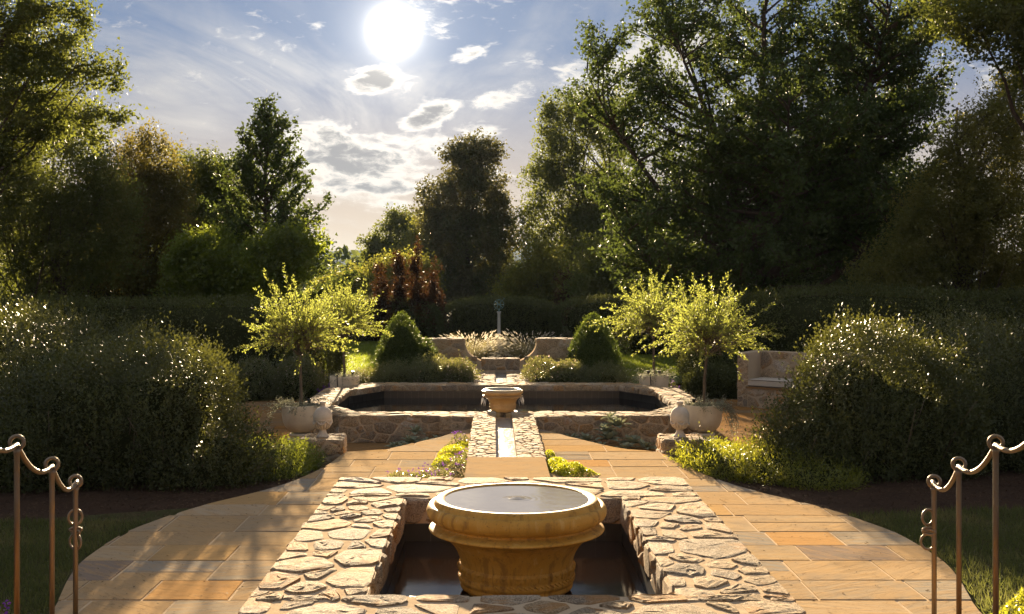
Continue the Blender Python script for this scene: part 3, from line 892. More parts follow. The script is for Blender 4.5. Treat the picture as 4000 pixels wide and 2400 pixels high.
WPOOL = water_mat('pool_water', (.004, .005, .006), 9, .10, .02, .02, stretch=(1, 1, 1))
wp = [(x * .996 + A * .004, y) for x, y in INN]
struct(mesh_obj('pool_water', [(x, y, -.10) for x, y in wp], [tuple(range(8))], WPOOL), 'dark reflecting water of the long pool')

# ------------------------------------------------------------------ runnel with slab
rill = thing('stone_runnel', 'narrow rubble-walled water runnel leading from the pool to a stone slab', 'runnel', (A, 14.8, 0))
RY0, RY1 = 12.90, 16.80
for x0, x1 in ((A - RW, A - CH), (A + CH, A + RW)):
    v = []; f = []; box(v, f, x0, x1, RY0, RY1 - .002, -.3, PZ); mesh_obj('mortar_core', v, f, MORTAR, rill)
    rubble(rill, [(x0, RY0), (x1, RY0), (x1, RY1), (x0, RY1)], (0, 0, PZ), X3, Y3, Z3, .128, .016, STONE, rq, h=.009, stretch=.75, var=.5, cut=.14)
    xo = x0 if x0 < A - .2 else x1
    rubble(rill, [(RY0, 0.0), (RY1 - .2, 0.0), (RY1 - .2, PZ), (RY0, PZ)], (xo, 0, 0), Y3, Z3, (-1 if xo < A else 1, 0, 0), .12, .02, STONE, rq, h=.012, stretch=1.6)
v = []; f = []
SX0, SX1, SY0, SY1 = A - .45, A + .435, 10.32, 12.90
P = [(SX0, SY0), (SX1, SY0), (SX1, SY1), (SX0, SY1)]
prism(v, f, P, -.3, .158); 
PAVER_SLAB = PAVER
mesh_obj('threshold_slab', v, f, SLAB, rill)
WCH = water_mat('running_water', (.20, .18, .15), 26, .32, .02, .16, stretch=(1.0, 2.2, 1), spec=.8)
v = []; f = []; r_ = random.Random(3); ny_ = 110; nx_ = 8
for j in range(ny_ + 1):
    for i in range(nx_ + 1):
        v.append((A - CH + 2 * CH * i / nx_, RY0 - .05 + (yi0 - .03 - RY0 + .05) * j / ny_, .060 + r_.uniform(-.0016, .0016) + .0014 * math.sin(j * 1.3)))
for j in range(ny_):
    for i in range(nx_): f.append((j * (nx_ + 1) + i, j * (nx_ + 1) + i + 1, (j + 1) * (nx_ + 1) + i + 1, (j + 1) * (nx_ + 1) + i))
struct(mesh_obj('runnel_water', v, f, WCH, None, True), 'glittering water running down the runnel')
v = []; f = []; box(v, f, A - CH, A + CH, RY0, yi0 - .02, -.3, .02); mesh_obj('channel_bed', v, f, GROUT, rill)

# ------------------------------------------------------------------ piers and urn finials
URN = [(.0, 0), (.082, 0), (.082, .012), (.070, .022), (.055, .045), (.045, .068), (.041, .088), (.050, .098), (.072, .112), (.092, .140), (.108, .178), (.114, .205), (.121, .212), (.123, .224), (.119, .232),
       (.122, .240), (.122, .262), (.116, .295), (.103, .328), (.083, .356), (.058, .375), (.036, .384), (.031, .395), (.031, .418), (.040, .426), (.041, .446), (.036, .452), (.0, .455)]


def pier(x0, x1, y0, y1, z1, label, rng):
    t = thing('stone_pier', label, 'pier', ((x0 + x1) / 2, (y0 + y1) / 2, -.26))
    v = []; f = []; box(v, f, x0, x1, y0, y1, -.42, z1 - .012); mesh_obj('mortar_core', v, f, MORTAR, t)
    kk = dict(h=.016, stretch=1.4, cut=.17)
    rubble(t, [(x0, y0), (x1, y0), (x1, y1), (x0, y1)], (0, 0, z1 - .012), X3, Y3, Z3, .17, .02, STONE, rng, **kk)
    rubble(t, [(x0, -.25), (x1, -.25), (x1, z1 - .012), (x0, z1 - .012)], (0, y0, 0), X3, Z3, (0, -1, 0), .15, .022, STONE, rng, **kk)
    for xx, s in ((x0, -1), (x1, 1)):
        rubble(t, [(y0, -.25), (y1, -.25), (y1, z1 - .012), (y0, z1 - .012)], (xx, 0, 0), Y3, Z3, (s, 0, 0), .15, .022, STONE, rng, **kk)


def urn(c, label):
    t = thing('urn_finial', label, 'urn', c, 'pair of lidded urn finials')
    v = []; f = []; lathe(v, f, URN[:7], c, 40, False); mesh_obj('foot', v, f, LIME, t, True)
    v = []; f = []; lathe(v, f, URN[6:15], c, 40, False); vase = mesh_obj('vase', v, f, LIME, t, True)
    v = []; f = []; lathe(v, f, URN[14:22], c, 40, False); lid = mesh_obj('lid', v, f, LIME, t, True)
    v = []; f = []; lathe(v, f, URN[21:], c, 28, False); mesh_obj('knob', v, f, LIME, lid, True)
    v = []; f = []
    for k in range(16):              # gadroon petals
        a = 2 * math.pi * k / 16
        pts = [(c[0] + r * math.cos(a), c[1] + r * math.sin(a), c[2] + z) for r, z in ((.060, .104), (.086, .130), (.104, .165), (.113, .198))]
        tube(v, f, pts, [.006, .012, .014, .006], 6)
    mesh_obj('gadroons', v, f, LIME, vase, True)
    v = []; f = []
    for k in range(6):               # hanging swags
        pts = []
        for u in np.linspace(0, 1, 9):
            a = 2 * math.pi * (k + u) / 6; z = .212 - .048 * math.sin(math.pi * u); r = .118 + .006 * math.sin(math.pi * u) - (.212 - z) * .18
            pts.append((c[0] + r * math.cos(a), c[1] + r * math.sin(a), c[2] + z))
        tube(v, f, pts, [.006] + [.010 + .003 * (i % 2) for i in range(7)] + [.006], 6)
    mesh_obj('swags', v, f, LIME, vase, True)


ru = random.Random(31)
pier(-2.46, -1.935, 14.17, 14.75, .167, 'squat rubble pier under the left pale urn', ru)
pier(2.135, 2.68, 14.17, 14.75, .167, 'squat rubble pier under the right pale urn', ru)
urn((-2.2, 14.46, .168), 'pale lidded urn finial on the pier left of the pool')
urn((2.385, 14.46, .168), 'pale lidded urn finial on the pier right of the pool')

# ------------------------------------------------------------------ pots
POTP = [(.0, .02), (.15, .02), (.20, .05), (.245, .11), (.270, .18), (.284, .26), (.288, .34), (.286, .40), (.283, .418), (.272, .425), (.262, .418), (.258, .38), (.252, .36)]
PEDP = [(.205, .0), (.205, .035), (.195, .045), (.17, .055), (.155, .07), (.16, .085), (.175, .095), (.172, .115), (.15, .128)]


def pot(c, label, hose=0):
    t = thing('planter_pot', label, 'planter', c, 'four round cast-stone planters')
    v = []; f = []; lathe(v, f, PEDP, c, 44, True); mesh_obj('pedestal', v, f, POT, t, True)
    v = []; f = []; lathe(v, f, POTP, (c[0], c[1], c[2] + .128), 56, False); body = mesh_obj('pot_body', v, f, POT, t, True)
    v = []; f = []; lathe(v, f, [(.0, .38), (.2, .385), (.255, .37)], (c[0], c[1], c[2] + .128), 30, False); mesh_obj('soil', v, f, SOIL, t, True)
    if hose:
        v = []; f = []
        pr = [(.20, .45), (.255, .455), (.290, .43), (.297, .38), (.298, .30), (.290, .20), (.262, .10), (.23, .02)]
        a0 = -math.pi / 2 - .42
        tube(v, f, [(c[0] + r * math.cos(a0 + .02 * i), c[1] + r * math.sin(a0 + .02 * i), c[2] + .128 + z) for i, (r, z) in enumerate(pr)], .0095, 6)
        mesh_obj('hose', v, f, BLACK, body, True)
    return t


POTS = dict(fl=(-2.91, 16.98, -.26), fr=(3.16, 17.02, -.26), rl=(-2.90, 21.85, -.26), rr=(3.12, 22.0, -.26))
pot(POTS['fl'], 'round cast-stone planter behind the left urn, nearer of the left pair')
pot(POTS['fr'], 'round cast-stone planter behind the right urn, nearer of the right pair')
pot(POTS['rl'], 'cast-stone planter with black hose beyond the left end of the pool', 1)
pot(POTS['rr'], 'cast-stone planter with black hose beyond the right end of the pool', 1)


def spotlight(c, label, s=1.0):
    t = thing('garden_spotlight', label, 'spotlight', c, 'small black uplights in the planters')
    v = []; f = []; tube(v, f, [c, (c[0], c[1], c[2] + .09 * s)], .006 * s, 6); mesh_obj('stake', v, f, BLACK, t, True)
    v = []; f = []; lathe(v, f, [(.012, 0), (.026, .01), (.030, .05), (.033, .055), (.030, .06), (.0, .056)], (c[0], c[1], c[2] + .085 * s), 16, True, s); mesh_obj('lamp_head', v, f, BLACK, t, True)


zt = -.26 + .128 + .375
for k, (dx_, dy_), lb in (('fl', (.14, -.12), 'black uplight in the planter behind the left urn'), ('fr', (-.16, -.12), 'black uplight in the planter behind the right urn'),
                          ('rl', (.17, -.10), 'black uplight in the far left planter'), ('rr', (.09, -.14), 'right of two black uplights in the far right planter'),
                          ('rr', (-.12, -.12), 'left of two black uplights in the far right planter')):
    c = POTS[k]; spotlight((c[0] + dx_, c[1] + dy_, zt), lb)

# ------------------------------------------------------------------ handrails
def ring(v, f, c, R, r, tilt=0.0, n=22, m=9, ax='y', sq=1.0):
    pts = []
    for k in range(n):
        a = 2 * math.pi * k / n; x_, z_ = R * math.cos(a), R * sq * math.sin(a)
        if ax == 'y': pts.append((c[0] + x_ * math.cos(tilt), c[1] + x_ * math.sin(tilt), c[2] + z_))
        else: pts.append((c[0] + x_, c[1] + z_, c[2]))
    tube(v, f, pts, r, m, True)


def handrail(side, label):
    xs_ = -2.72 if side < 0 else 2.86
    posts = [(7.32, .90, 0.0), (6.93, 1.078, .115), (6.42, 1.287, .245), (5.86, 1.50, .39)]
    t = thing('handrail', label, 'handrail', (xs_, 7.32, 0))
    for i, (y, zt_, zb) in enumerate(posts):
        v = []; f = []
        r0 = .0170
        pts = [(xs_, y, zb - .05), (xs_, y, zt_ - .35), (xs_, y, zt_ - .10), (xs_, y, zt_ - .058), (xs_, y, zt_ - .038)]
        tube(v, f, pts, [r0, r0, r0 * 1.0, r0 * 1.15, r0 * 1.5], 8)
        post = mesh_obj('post', v, f, BRONZE, t, True)
        if i == 0: low_post = post
        v = []; f = []; ring(v, f, (xs_, y, zt_), .037, .0115, tilt=.25 * -side); mesh_obj('ring', v, f, BRONZE, post, True)
    pts = []; rad = []
    for i in range(3):
        y0, z0, _ = posts[i]; y1, z1, _ = posts[i + 1]
        z0 -= .014; z1 -= .014
        for u in np.linspace(0, 1, 13)[:(13 if i == 2 else 12)]:
            sag = .085 * (1 - (2 * u - 1) ** 2) * (1.0 + .0 * u)
            pts.append((xs_, y0 + (y1 - y0) * u, z0 + (z1 - z0) * u - sag)); rad.append(.0150)
    pts = [(xs_, posts[0][0] + .03, posts[0][1] - .002)] + pts
    v = []; f = []; tube(v, f, pts, [.012] + rad, 10); mesh_obj('rail', v, f, BRONZE, t, True)
    # scrolled knot on the lowest post
    y, zt_, _ = posts[0]; cx_ = xs_ + (-.006 if side < 0 else -.036)
    v = []; f = []
    for dz_, R, tl in ((-.235, .043, .3), (-.395, .043, -.3)): ring(v, f, (cx_, y + .012, zt_ + dz_ + .0), R, .0085, tilt=tl, sq=1.15)
    ring(v, f, (cx_ + .004, y + .010, zt_ - .315), .038, .0085, tilt=.1, sq=.32); ring(v, f, (cx_ + .004, y + .004, zt_ - .330), .038, .0085, tilt=-.5, sq=.40)
    mesh_obj('scroll_knot', v, f, BRONZE, low_post, True)


handrail(-1, 'forged bronze handrail with ring-topped posts at the left of the steps')
handrail(1, 'forged bronze handrail with ring-topped posts at the right of the steps')
for sd, x0, x1 in ((-1, -2.95, -1.41), (1, 1.72, 3.24)):
    for k, (y0, y1, z1) in enumerate(((6.60, 7.04, .112), (6.10, 6.597, .242), (5.50, 6.097, .385))):
        v = []; f = []; box(v, f, x0, x1, y0, y1, -.3, z1)
        tag(mesh_obj('stone_step', v, f, PAVER2), '%s sandstone step beside the %s of the front basin' % (('lowest', 'middle', 'highest')[k], 'left' if sd < 0 else 'right'), 'step')

# ------------------------------------------------------------------ garden walls beyond the pool
rw = random.Random(44)


def swoop(side, label):
    s = side; y0, y1 = 24.9, 25.28
    t = thing('garden_wall', label, 'wall', (A + s * 1.6, y0, -.26))
    zt_ = .825
    prof = [(.775, zt_)] + [(.775 + .02 - .34 * u ** 2.2 - .02 * u, zt_ - .02 - .46 * (u ** .75)) for u in np.linspace(.1, 1, 9)]
    top = [(1.95, zt_)] + prof
    poly = [(1.95, -.3)] + top + [(top[-1][0], -.3)]
    P = [(A + s * a, z) for a, z in poly]; n = len(P)
    v = [(x, y0, z) for x, z in P] + [(x, y1, z) for x, z in P]
    f = [tuple(range(n)), tuple(range(2 * n - 1, n - 1, -1))] + [(i, (i + 1) % n, n + (i + 1) % n, n + i) for i in range(n)]
    mesh_obj('mortar_core', v, f, MORTAR, t)
    xa, xb = (A + s * 1.95, A + s * .80); xa, xb = min(xa, xb), max(xa, xb)
    rubble(t, [(xa, -.25), (xb, -.25), (xb, zt_), (xa, zt_)], (0, y0, 0), X3, Z3, (0, -1, 0), .185, .018, STONE, rw, h=.016, stretch=1.6, var=.6, cut=.11)
    xc, xd = A + s * .78, A + s * .52; xc, xd = min(xc, xd), max(xc, xd)
    rubble(t, [(xc, -.25), (xd, -.25), (xd, .45), (xc, .45)], (0, y0, 0), X3, Z3, (0, -1, 0), .16, .02, STONE, rw, h=.013, stretch=1.4)
    rubble(t, [(xa, y0), (xb, y0), (xb, y1), (xa, y1)], (0, 0, zt_), X3, Y3, Z3, .20, .018, STONE, rw, h=.014, stretch=1.7)


swoop(-1, 'rubble garden wall with swept end left of the fountain grass')
swoop(1, 'rubble garden wall with swept end right of the fountain grass')
sw = thing('spill_wall', 'low rubble spill wall between the swept garden walls', 'wall', (A, 24.9, -.26))
v = []; f = []; box(v, f, A - .425, A + .425, 24.92, 25.26, -.3, .385); mesh_obj('mortar_core', v, f, MORTAR, sw)
rubble(sw, [(A - .425, .15), (A + .425, .15), (A + .425, .385), (A - .425, .385)], (0, 24.92, 0), X3, Z3, (0, -1, 0), .17, .02, STONE, rw, h=.014, stretch=.9, var=.25)
rubble(sw, [(A - .425, 24.92), (A + .425, 24.92), (A + .425, 25.26), (A - .425, 25.26)], (0, 0, .385), X3, Y3, Z3, .16, .014, STONE, rw, h=.014, stretch=1.8)
ur = thing('upper_runnel', 'short stone-edged runnel between the flowering shrubs behind the pool', 'runnel', (A, 23, -.26))
for x0, x1 in ((A - .55, A - .115), (A + .115, A + .55)):
    v = []; f = []; box(v, f, x0, x1, 21.98, 24.91, -.35, .13); mesh_obj('mortar_core', v, f, MORTAR, ur)
    rubble(ur, [(x0, 21.98), (x1, 21.98), (x1, 24.9), (x0, 24.9)], (0, 0, .13), X3, Y3, Z3, .15, .016, STONE, rw, h=.014, stretch=1.7)
v = []; f = []; box(v, f, A - .115, A + .115, 21.98, 24.91, -.35, .02); mesh_obj('channel_bed', v, f, GROUT, ur)
struct(mesh_obj('upper_runnel_water', [(A - .114, 22.6, .09), (A + .114, 22.6, .09), (A + .114, 24.88, .09), (A - .114, 24.88, .09)], [(0, 1, 2, 3)], WCH), 'bright patch of water in the short upper runnel')
# kerb behind the grasses and thin stone strip to the column
kb = thing('stone_kerb', 'low curved stone kerb behind the fountain grass', 'kerb', (A, 37, -.26))
for i in range(22):
    a0, a1 = math.pi * (i + .04) / 22, math.pi * (i + .96) / 22; v = []; f = []
    P = [(A + r * math.cos(a), 35.6 + r * math.sin(a) * .9) for r, a in ((1.45, a0), (1.75, a0), (1.75, a1), (1.45, a1))]
    prism(v, f, P, -.3, -.09); mesh_obj('kerb_stone', v, f, STONE, kb)
for i in range(9):
    v = []; f = []; box(v, f, A - .07, A + .05, 29.5 + i * .92, 30.38 + i * .92, -.3, -.235 + .003 * (i % 2)); mesh_obj('edging_stone', v, f, GREYLIME, kb)

# ------------------------------------------------------------------ armillary sphere on its column
AX_, AYp = A + .02, 38.0
arm = thing('armillary_column', 'slender grey stone column behind the fountain grass', 'column', (AX_, AYp, -.26))
v = []; f = []; box(v, f, AX_ - .11, AX_ + .11, AYp - .11, AYp + .11, -.3, -.06); mesh_obj('plinth', v, f, GREYLIME, arm)
v = []; f = []; lathe(v, f, [(.085, 0), (.085, .03), (.068, .05), (.072, .07), (.058, .085)], (AX_, AYp, -.06), 28); mesh_obj('base_moulding', v, f, GREYLIME, arm, True)
v = []; f = []; lathe(v, f, [(.057, 0), (.055, .3), (.046, .90)], (AX_, AYp, .02), 24, False); mesh_obj('shaft', v, f, GREYLIME, arm, True)
v = []; f = []; lathe(v, f, [(.046, 0), (.055, .012), (.050, .03), (.060, .06), (.072, .075), (.075, .10), (.0, .10)], (AX_, AYp, .92), 28, False); mesh_obj('capital', v, f, GREYLIME, arm, True)
sph = thing('armillary_sphere', 'green bronze armillary sphere on top of the column', 'armillary sphere', (AX_, AYp, 1.02))
ZC = 1.02 + .07 + .165; RS = .165
v = []; f = []; lathe(v, f, [(.05, 0), (.03, .02), (.018, .04), (.022, .06), (.012, .075)], (AX_, AYp, 1.02), 16); mesh_obj('stand', v, f, VERDI, sph, True)


def band(R, rot, wid=.010):
    pts = []
    M = Matrix.Rotation(rot[2], 3, 'Z') @ Matrix.Rotation(rot[1], 3, 'Y') @ Matrix.Rotation(rot[0], 3, 'X')
    for k in range(40):
        a = 2 * math.pi * k / 40; p = M @ Vector((R * math.cos(a), R * math.sin(a), 0)); pts.append((AX_ + p.x, AYp + p.y, ZC + p.z))
    v = []; f = []; tube(v, f, pts, wid, 6, True); mesh_obj('band', v, f, VERDI, sph, True)


band(RS, (math.pi / 2, 0, 0)); band(RS * .97, (0, .72, 0), .013); band(RS * .98, (math.pi / 2, 0, 1.2), .008); band(RS * .95, (0, .03, 0), .008)
v = []; f = []
d = Vector((.66, .1, .74)).normalized()
pc = Vector((AX_, AYp, ZC))
tube(v, f, [pc - d * .24, pc - d * .22, pc + d * .24, pc + d * .25, pc + d * .30], [.016, .007, .006, .02, .001], 6); mesh_obj('arrow', v, f, VERDI, sph, True)

# ------------------------------------------------------------------ bench
be = thing('stone_bench', 'rubble-stone seat with back beside the path at the right', 'bench', (5.5, 21.6, -.26))
bo = np.array((4.98, 21.95)); bu = np.array((.80, -.60)); bn = np.array((-.60, -.80))   # along, facing
def bp(a, b): q = bo + bu * a + bn * b; return (float(q[0]), float(q[1]))
BL = 2.3
for nm, a0, a1, b0, b1, z1 in (('back', 0, BL, -.25, 0, .77), ('arm', 0, .22, .0, .55, .765), ('seat_base', .22, BL, 0, .60, .10)):
    v = []; f = []; prism(v, f, [bp(a0, b0), bp(a0, b1), bp(a1, b1), bp(a1, b0)][::-1], -.35, z1); mesh_obj(nm, v, f, MORTAR, be)
U3 = (bu[0], bu[1], 0); N3 = (bn[0], bn[1], 0); rbn = random.Random(6)
o3 = (bo[0], bo[1], 0)
rubble(be, [(.24, .24), (BL, .24), (BL, .77), (.24, .77)], o3, U3, Z3, N3, .24, .03, STONE, rbn, h=.014, stretch=1.2, var=.5)
rubble(be, [(.24, -.25), (BL, -.25), (BL, .10), (.24, .10)], (bo[0] + bn[0] * .6, bo[1] + bn[1] * .6, 0), U3, Z3, N3, .2, .03, STONE, rbn, h=.014, stretch=1.3)
rubble(be, [(0, -.25), (.22, -.25), (.22, .765), (0, .765)], (bo[0] + bn[0] * .55, bo[1] + bn[1] * .55, 0), U3, Z3, N3, .13, .02, STONE, rbn, h=.013, stretch=1.0)
rubble(be, [(-.25, -.25), (.55, -.25), (.55, .765), (-.25, .765)], o3, N3, Z3, (-bu[0], -bu[1], 0), .16, .024, STONE, rbn, h=.013, stretch=1.1)
v = []; f = []; prism(v, f, [bp(.2, -.0), bp(.2, .63), bp(BL, .63), bp(BL, 0)][::-1], .101, .135); mesh_obj('seat_slab', v, f, PAVER2, be)


def soft_box(a0, a1, b0, b1, z0, z1, r=.03):
    v = []; f = []; rings_ = []
    for z, i in ((z0, r), (z0 + r * .5, r * .25), (z0 + r, 0), (z1 - r, 0), (z1 - r * .4, r * .2), (z1, r)):
        rings_.append(len(v)); v += [(*bp(a, b), z) for a, b in ((a0 + i, b0 + i), (a0 + i, b1 - i), (a1 - i, b1 - i), (a1 - i, b0 + i))]
    for q in range(5):
        for k in range(4): f.append((rings_[q] + k, rings_[q + 1] + k, rings_[q + 1] + (k + 1) % 4, rings_[q] + (k + 1) % 4))
    f.append(tuple(rings_[5] + k for k in (3, 2, 1, 0)))
    return v, f


cu_ = thing('bench_cushion', 'pale beige box cushion on the stone seat', 'cushion', (5.5, 21.4, .136))
v, f = soft_box(.24, BL - .05, .02, .61, .137, .275); cb_ = mesh_obj('cushion_body', v, f, FABRIC, cu_)
v = []; f = []
for z in (.150, .263): tube(v, f, [(*bp(.245, .612), z), (*bp(BL - .06, .612), z)], .006, 6)
mesh_obj('piping', v, f, PIPING, cb_)

# ------------------------------------------------------------------ pole and wires beyond the garden
PX, PY = (2680 - 1930) / 4400 * 62, 62
up = thing('utility_pole', 'brown wooden utility pole seen through the right planter tree', 'utility pole', (PX, PY, -1))
v = []; f = []; tube(v, f, [(PX, PY, -1.5), (PX, PY, 3.2)], [.13, .11], 8); mesh_obj('pole_shaft', v, f, WOODPOLE, up, True)
v = []; f = []; box(v, f, PX - .7, PX + .7, PY - .05, PY + .05, 2.7, 2.82); mesh_obj('crossarm', v, f, WOODPOLE, up)
for k, zz_ in enumerate((4.35, 3.45)):
    pts = [(x, 150, zz_ - .35 * (1 - ((x + 8) / 30) ** 2)) for x in np.linspace(-38, 22, 16)]
    v = []; f = []; tube(v, f, pts, .022, 4); tag(mesh_obj('overhead_wire', v, f, BLACK), '%s overhead wire crossing the far valley trees' % ('upper', 'lower')[k], 'wire')

# ------------------------------------------------------------------ vegetation helpers
def unit(a): return a / (np.linalg.norm(a, axis=-1, keepdims=True) + 1e-9)


def rdir(r, n): return unit(r.normal(size=(n, 3)))


def leaves(C, axis, nrm, L, Wd, fold=.18):
    """rhombic leaves -> (n,4,3)"""
    axis = unit(axis); side = unit(np.cross(axis, nrm)); up = np.cross(side, axis)
    L = np.asarray(L).reshape(-1, 1) * np.ones((len(C), 1)); Wd = np.asarray(Wd).reshape(-1, 1) * np.ones((len(C), 1))
    b = C - axis * L * .5; t = C + axis * L * .5
    m = C + axis * L * -.05 + up * Wd * fold
    return np.stack([b, m + side * Wd * .5, t, m - side * Wd * .5], 1)


def tri_leaves(C, axis, nrm, L, Wd):
    axis = unit(axis); side = unit(np.cross(axis, nrm))
    L = np.asarray(L).reshape(-1, 1) * np.ones((len(C), 1)); Wd = np.asarray(Wd).reshape(-1, 1) * np.ones((len(C), 1))
    return np.stack([C - axis * L * .5, C + axis * L * .35 + side * Wd * .55, C + axis * L * .35 - side * Wd * .55], 1)


def lump(p, k, seed):
    """cheap smooth 3-D noise in -1..1"""
    r = np.random.default_rng(seed); s = 0
    for i in range(5):
        d = r.normal(size=3); d /= np.linalg.norm(d)
        s = s + np.sin(p @ d * k * r.uniform(.7, 1.6) + r.uniform(0, 6.28))
    return s / 2.6


def superdir(d, p):
    return d / (np.abs(d) ** p).sum(-1, keepdims=True) ** (1 / p)


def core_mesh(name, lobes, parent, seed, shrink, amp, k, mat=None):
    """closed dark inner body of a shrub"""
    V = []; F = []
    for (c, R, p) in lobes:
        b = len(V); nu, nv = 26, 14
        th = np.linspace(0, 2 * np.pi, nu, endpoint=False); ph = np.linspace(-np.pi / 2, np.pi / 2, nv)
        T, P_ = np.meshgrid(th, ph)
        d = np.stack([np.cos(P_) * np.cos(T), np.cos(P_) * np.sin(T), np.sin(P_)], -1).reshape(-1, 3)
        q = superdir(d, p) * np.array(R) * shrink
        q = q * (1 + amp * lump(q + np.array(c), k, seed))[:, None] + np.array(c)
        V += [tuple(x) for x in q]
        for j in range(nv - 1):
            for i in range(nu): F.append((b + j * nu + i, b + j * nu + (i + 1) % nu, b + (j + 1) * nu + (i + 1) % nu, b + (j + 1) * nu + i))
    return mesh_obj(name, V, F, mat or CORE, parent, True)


def shrub_leaves(lobes, n_sprig, per, L, r, seed, amp=.07, k=2.4, up=.75, wisp=.04, spread=.02, length=.13, back=.35, aspect=.45, zmin=-9, depth=.10, tri=False):
    out = []
    tot = sum(R[0] * R[2] + R[1] * R[2] + R[0] * R[1] for c, R, p in lobes)
    for li, (c, R, p) in enumerate(lobes):
        c = np.array(c); R = np.array(R); m = int(n_sprig * (R[0] * R[2] + R[1] * R[2] + R[0] * R[1]) / tot * 1.6)
        d = rdir(r, m); q = superdir(d, p); nn = unit(np.sign(q) * np.abs(q) ** (p - 1) / R)
        w_ = np.where(nn[:, 1] > .25, back, 1.0); keep = r.random(m) < w_
        q, nn = q[keep], nn[keep]
        q = q * R; q = q * (1 + amp * lump(q + c, k, seed))[:, None] + c
        # twiggy unevenness
        q = q - nn * np.where(r.random(len(q)) < .55, r.random(len(q)) ** 2 * depth * .5, r.random(len(q)) * depth)[:, None]
        ok = q[:, 2] > zmin
        for lj, (c2, R2, p2) in enumerate(lobes):
            if lj != li: ok &= (np.abs((q - np.array(c2)) / np.array(R2)) ** p2).sum(1) > .80
        q, nn = q[ok], nn[ok]; m = len(q)
        sd = unit(nn * .7 + np.array((0, 0, up)) + r.normal(size=(m, 3)) * .28)
        ln = length * r.uniform(.6, 1.5, m)
        tall = r.random(m) < wisp; ln = np.where(tall, ln * 1.9, ln)
        for i in range(per):
            u = (i + .4) / per
            ang = i * 2.4 + r.uniform(0, 6.28, m)
            a1 = unit(np.cross(sd, np.array((.3, .2, 1.0)) + r.normal(size=(m, 3)) * .05)); a2 = np.cross(sd, a1)
            rad = a1 * np.cos(ang)[:, None] + a2 * np.sin(ang)[:, None]
            ax = unit(rad * (1.1 - .5 * u) + sd * (.5 + .5 * u) + r.normal(size=(m, 3)) * .15)
            C = q + sd * (ln * (u - .25))[:, None] + rad * spread
            Ls = L * r.uniform(.7, 1.25, m)
            out.append((tri_leaves if tri else leaves)(C + ax * (Ls * .5)[:, None], ax, sd + r.normal(size=(m, 3)) * .35, Ls, Ls * aspect))
    return np.concatenate(out)


def shrub(name, label, cat, lobes, n, per, L, mat, seed, group=None, amp=.07, k=2.4, shrink=.74, core=True, flowers=None, stems=0, core_mat=None, **kw):
    c0 = lobes[0]; base = (c0[0][0], c0[0][1], max(-.3, c0[0][2] - c0[1][2]))
    t = thing(name, label, cat, base, group); r = np.random.default_rng(seed)
    V = shrub_leaves(lobes, n, per, L, r, seed, amp, k, **kw)
    quads_obj('foliage', V, mat, t, k=V.shape[1])
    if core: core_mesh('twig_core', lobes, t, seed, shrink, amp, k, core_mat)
    if stems:
        st = []
        for k_ in range(stems):
            c_, R_, p_ = lobes[int(r.integers(len(lobes)))]; az_ = r.uniform(3.3, 6.1)
            b0 = np.array((c_[0] + .15 * R_[0] * math.cos(az_), c_[1] + .3 * R_[1] * math.sin(az_), base[2] + .02)); e_ = r.uniform(.5, 1.25)
            P_ = curve(b0, (math.cos(az_) * math.cos(e_), math.sin(az_) * math.cos(e_), math.sin(e_)), R_[2] * r.uniform(.8, 1.5), (0, 0, .25), 7, r, .10); st.append((P_, np.linspace(.014, .004, 7)))
        tubes_obj('stems', st, BARK2, t, 5)
    if flowers:
        fm, nf, fs = flowers
        idx = r.choice(len(V), min(nf, len(V)), replace=False); C = V[idx, 2]; C = C[C[:, 1] < lobes[0][0][1] + lobes[0][1][1] * .6]
        C = np.repeat(C, 4, 0) + r.normal(size=(len(C) * 4, 3)) * fs * .5 + np.array((0, 0, .012))
        FL = quads_obj('flowers', leaves(C, rdir(r, len(C)), rdir(r, len(C)), fs * r.uniform(.7, 1.3, len(C)), fs * .8), fm, t)
        FL['kind'] = 'stuff'
    return t


def tubes_obj(name, lines, mat, parent, n=6):
    """lines: list of (points (m,3), radii (m))"""
    v = []; f = []
    for P, R in lines: tube(v, f, P, list(R), n)
    return mesh_obj(name, v, f, mat, parent, True)


def curve(p0, d0, length, bend, m, r, wob=.08):
    """polyline from p0 along d0, bending towards 'bend' vector"""
    P = [np.array(p0, float)]; d = np.array(d0, float); d /= np.linalg.norm(d); st = length / (m - 1)
    for i in range(m - 1):
        d = d + np.array(bend) * st + r.normal(size=3) * wob; d /= np.linalg.norm(d); P.append(P[-1] + d * st)
    return np.array(P)


def along(lines, per_m, sig, r, tmin=.0):
    """leaf seeds along polylines: position + local direction"""
    C = []; D = []
    for P, _ in lines:
        sg = np.linalg.norm(np.diff(P, axis=0), axis=1); L = sg.sum(); n = max(3, int(L * per_m))
        t = r.uniform(tmin, 1.03, n) * (len(P) - 1); i = np.clip(t.astype(int), 0, len(P) - 2); u = (t - i)[:, None]
        C.append(P[i] * (1 - u) + P[i + 1] * u + r.normal(size=(n, 3)) * sig); D.append(P[i + 1] - P[i])
    return np.concatenate(C), unit(np.concatenate(D))


def crown(name, C, D, L, asp, mat, parent, r, droop=.2, flat=.5, tri=False):
    n = len(C); ax = unit(rdir(r, n) + D * .6 - np.array((0, 0, droop)))
    nr = unit(rdir(r, n) + np.array((0, 0, flat))); Ls = L * r.uniform(.65, 1.3, n)
    return quads_obj(name, tri_leaves(C, ax, nr, Ls, Ls * asp * 1.15), mat, parent, k=3)


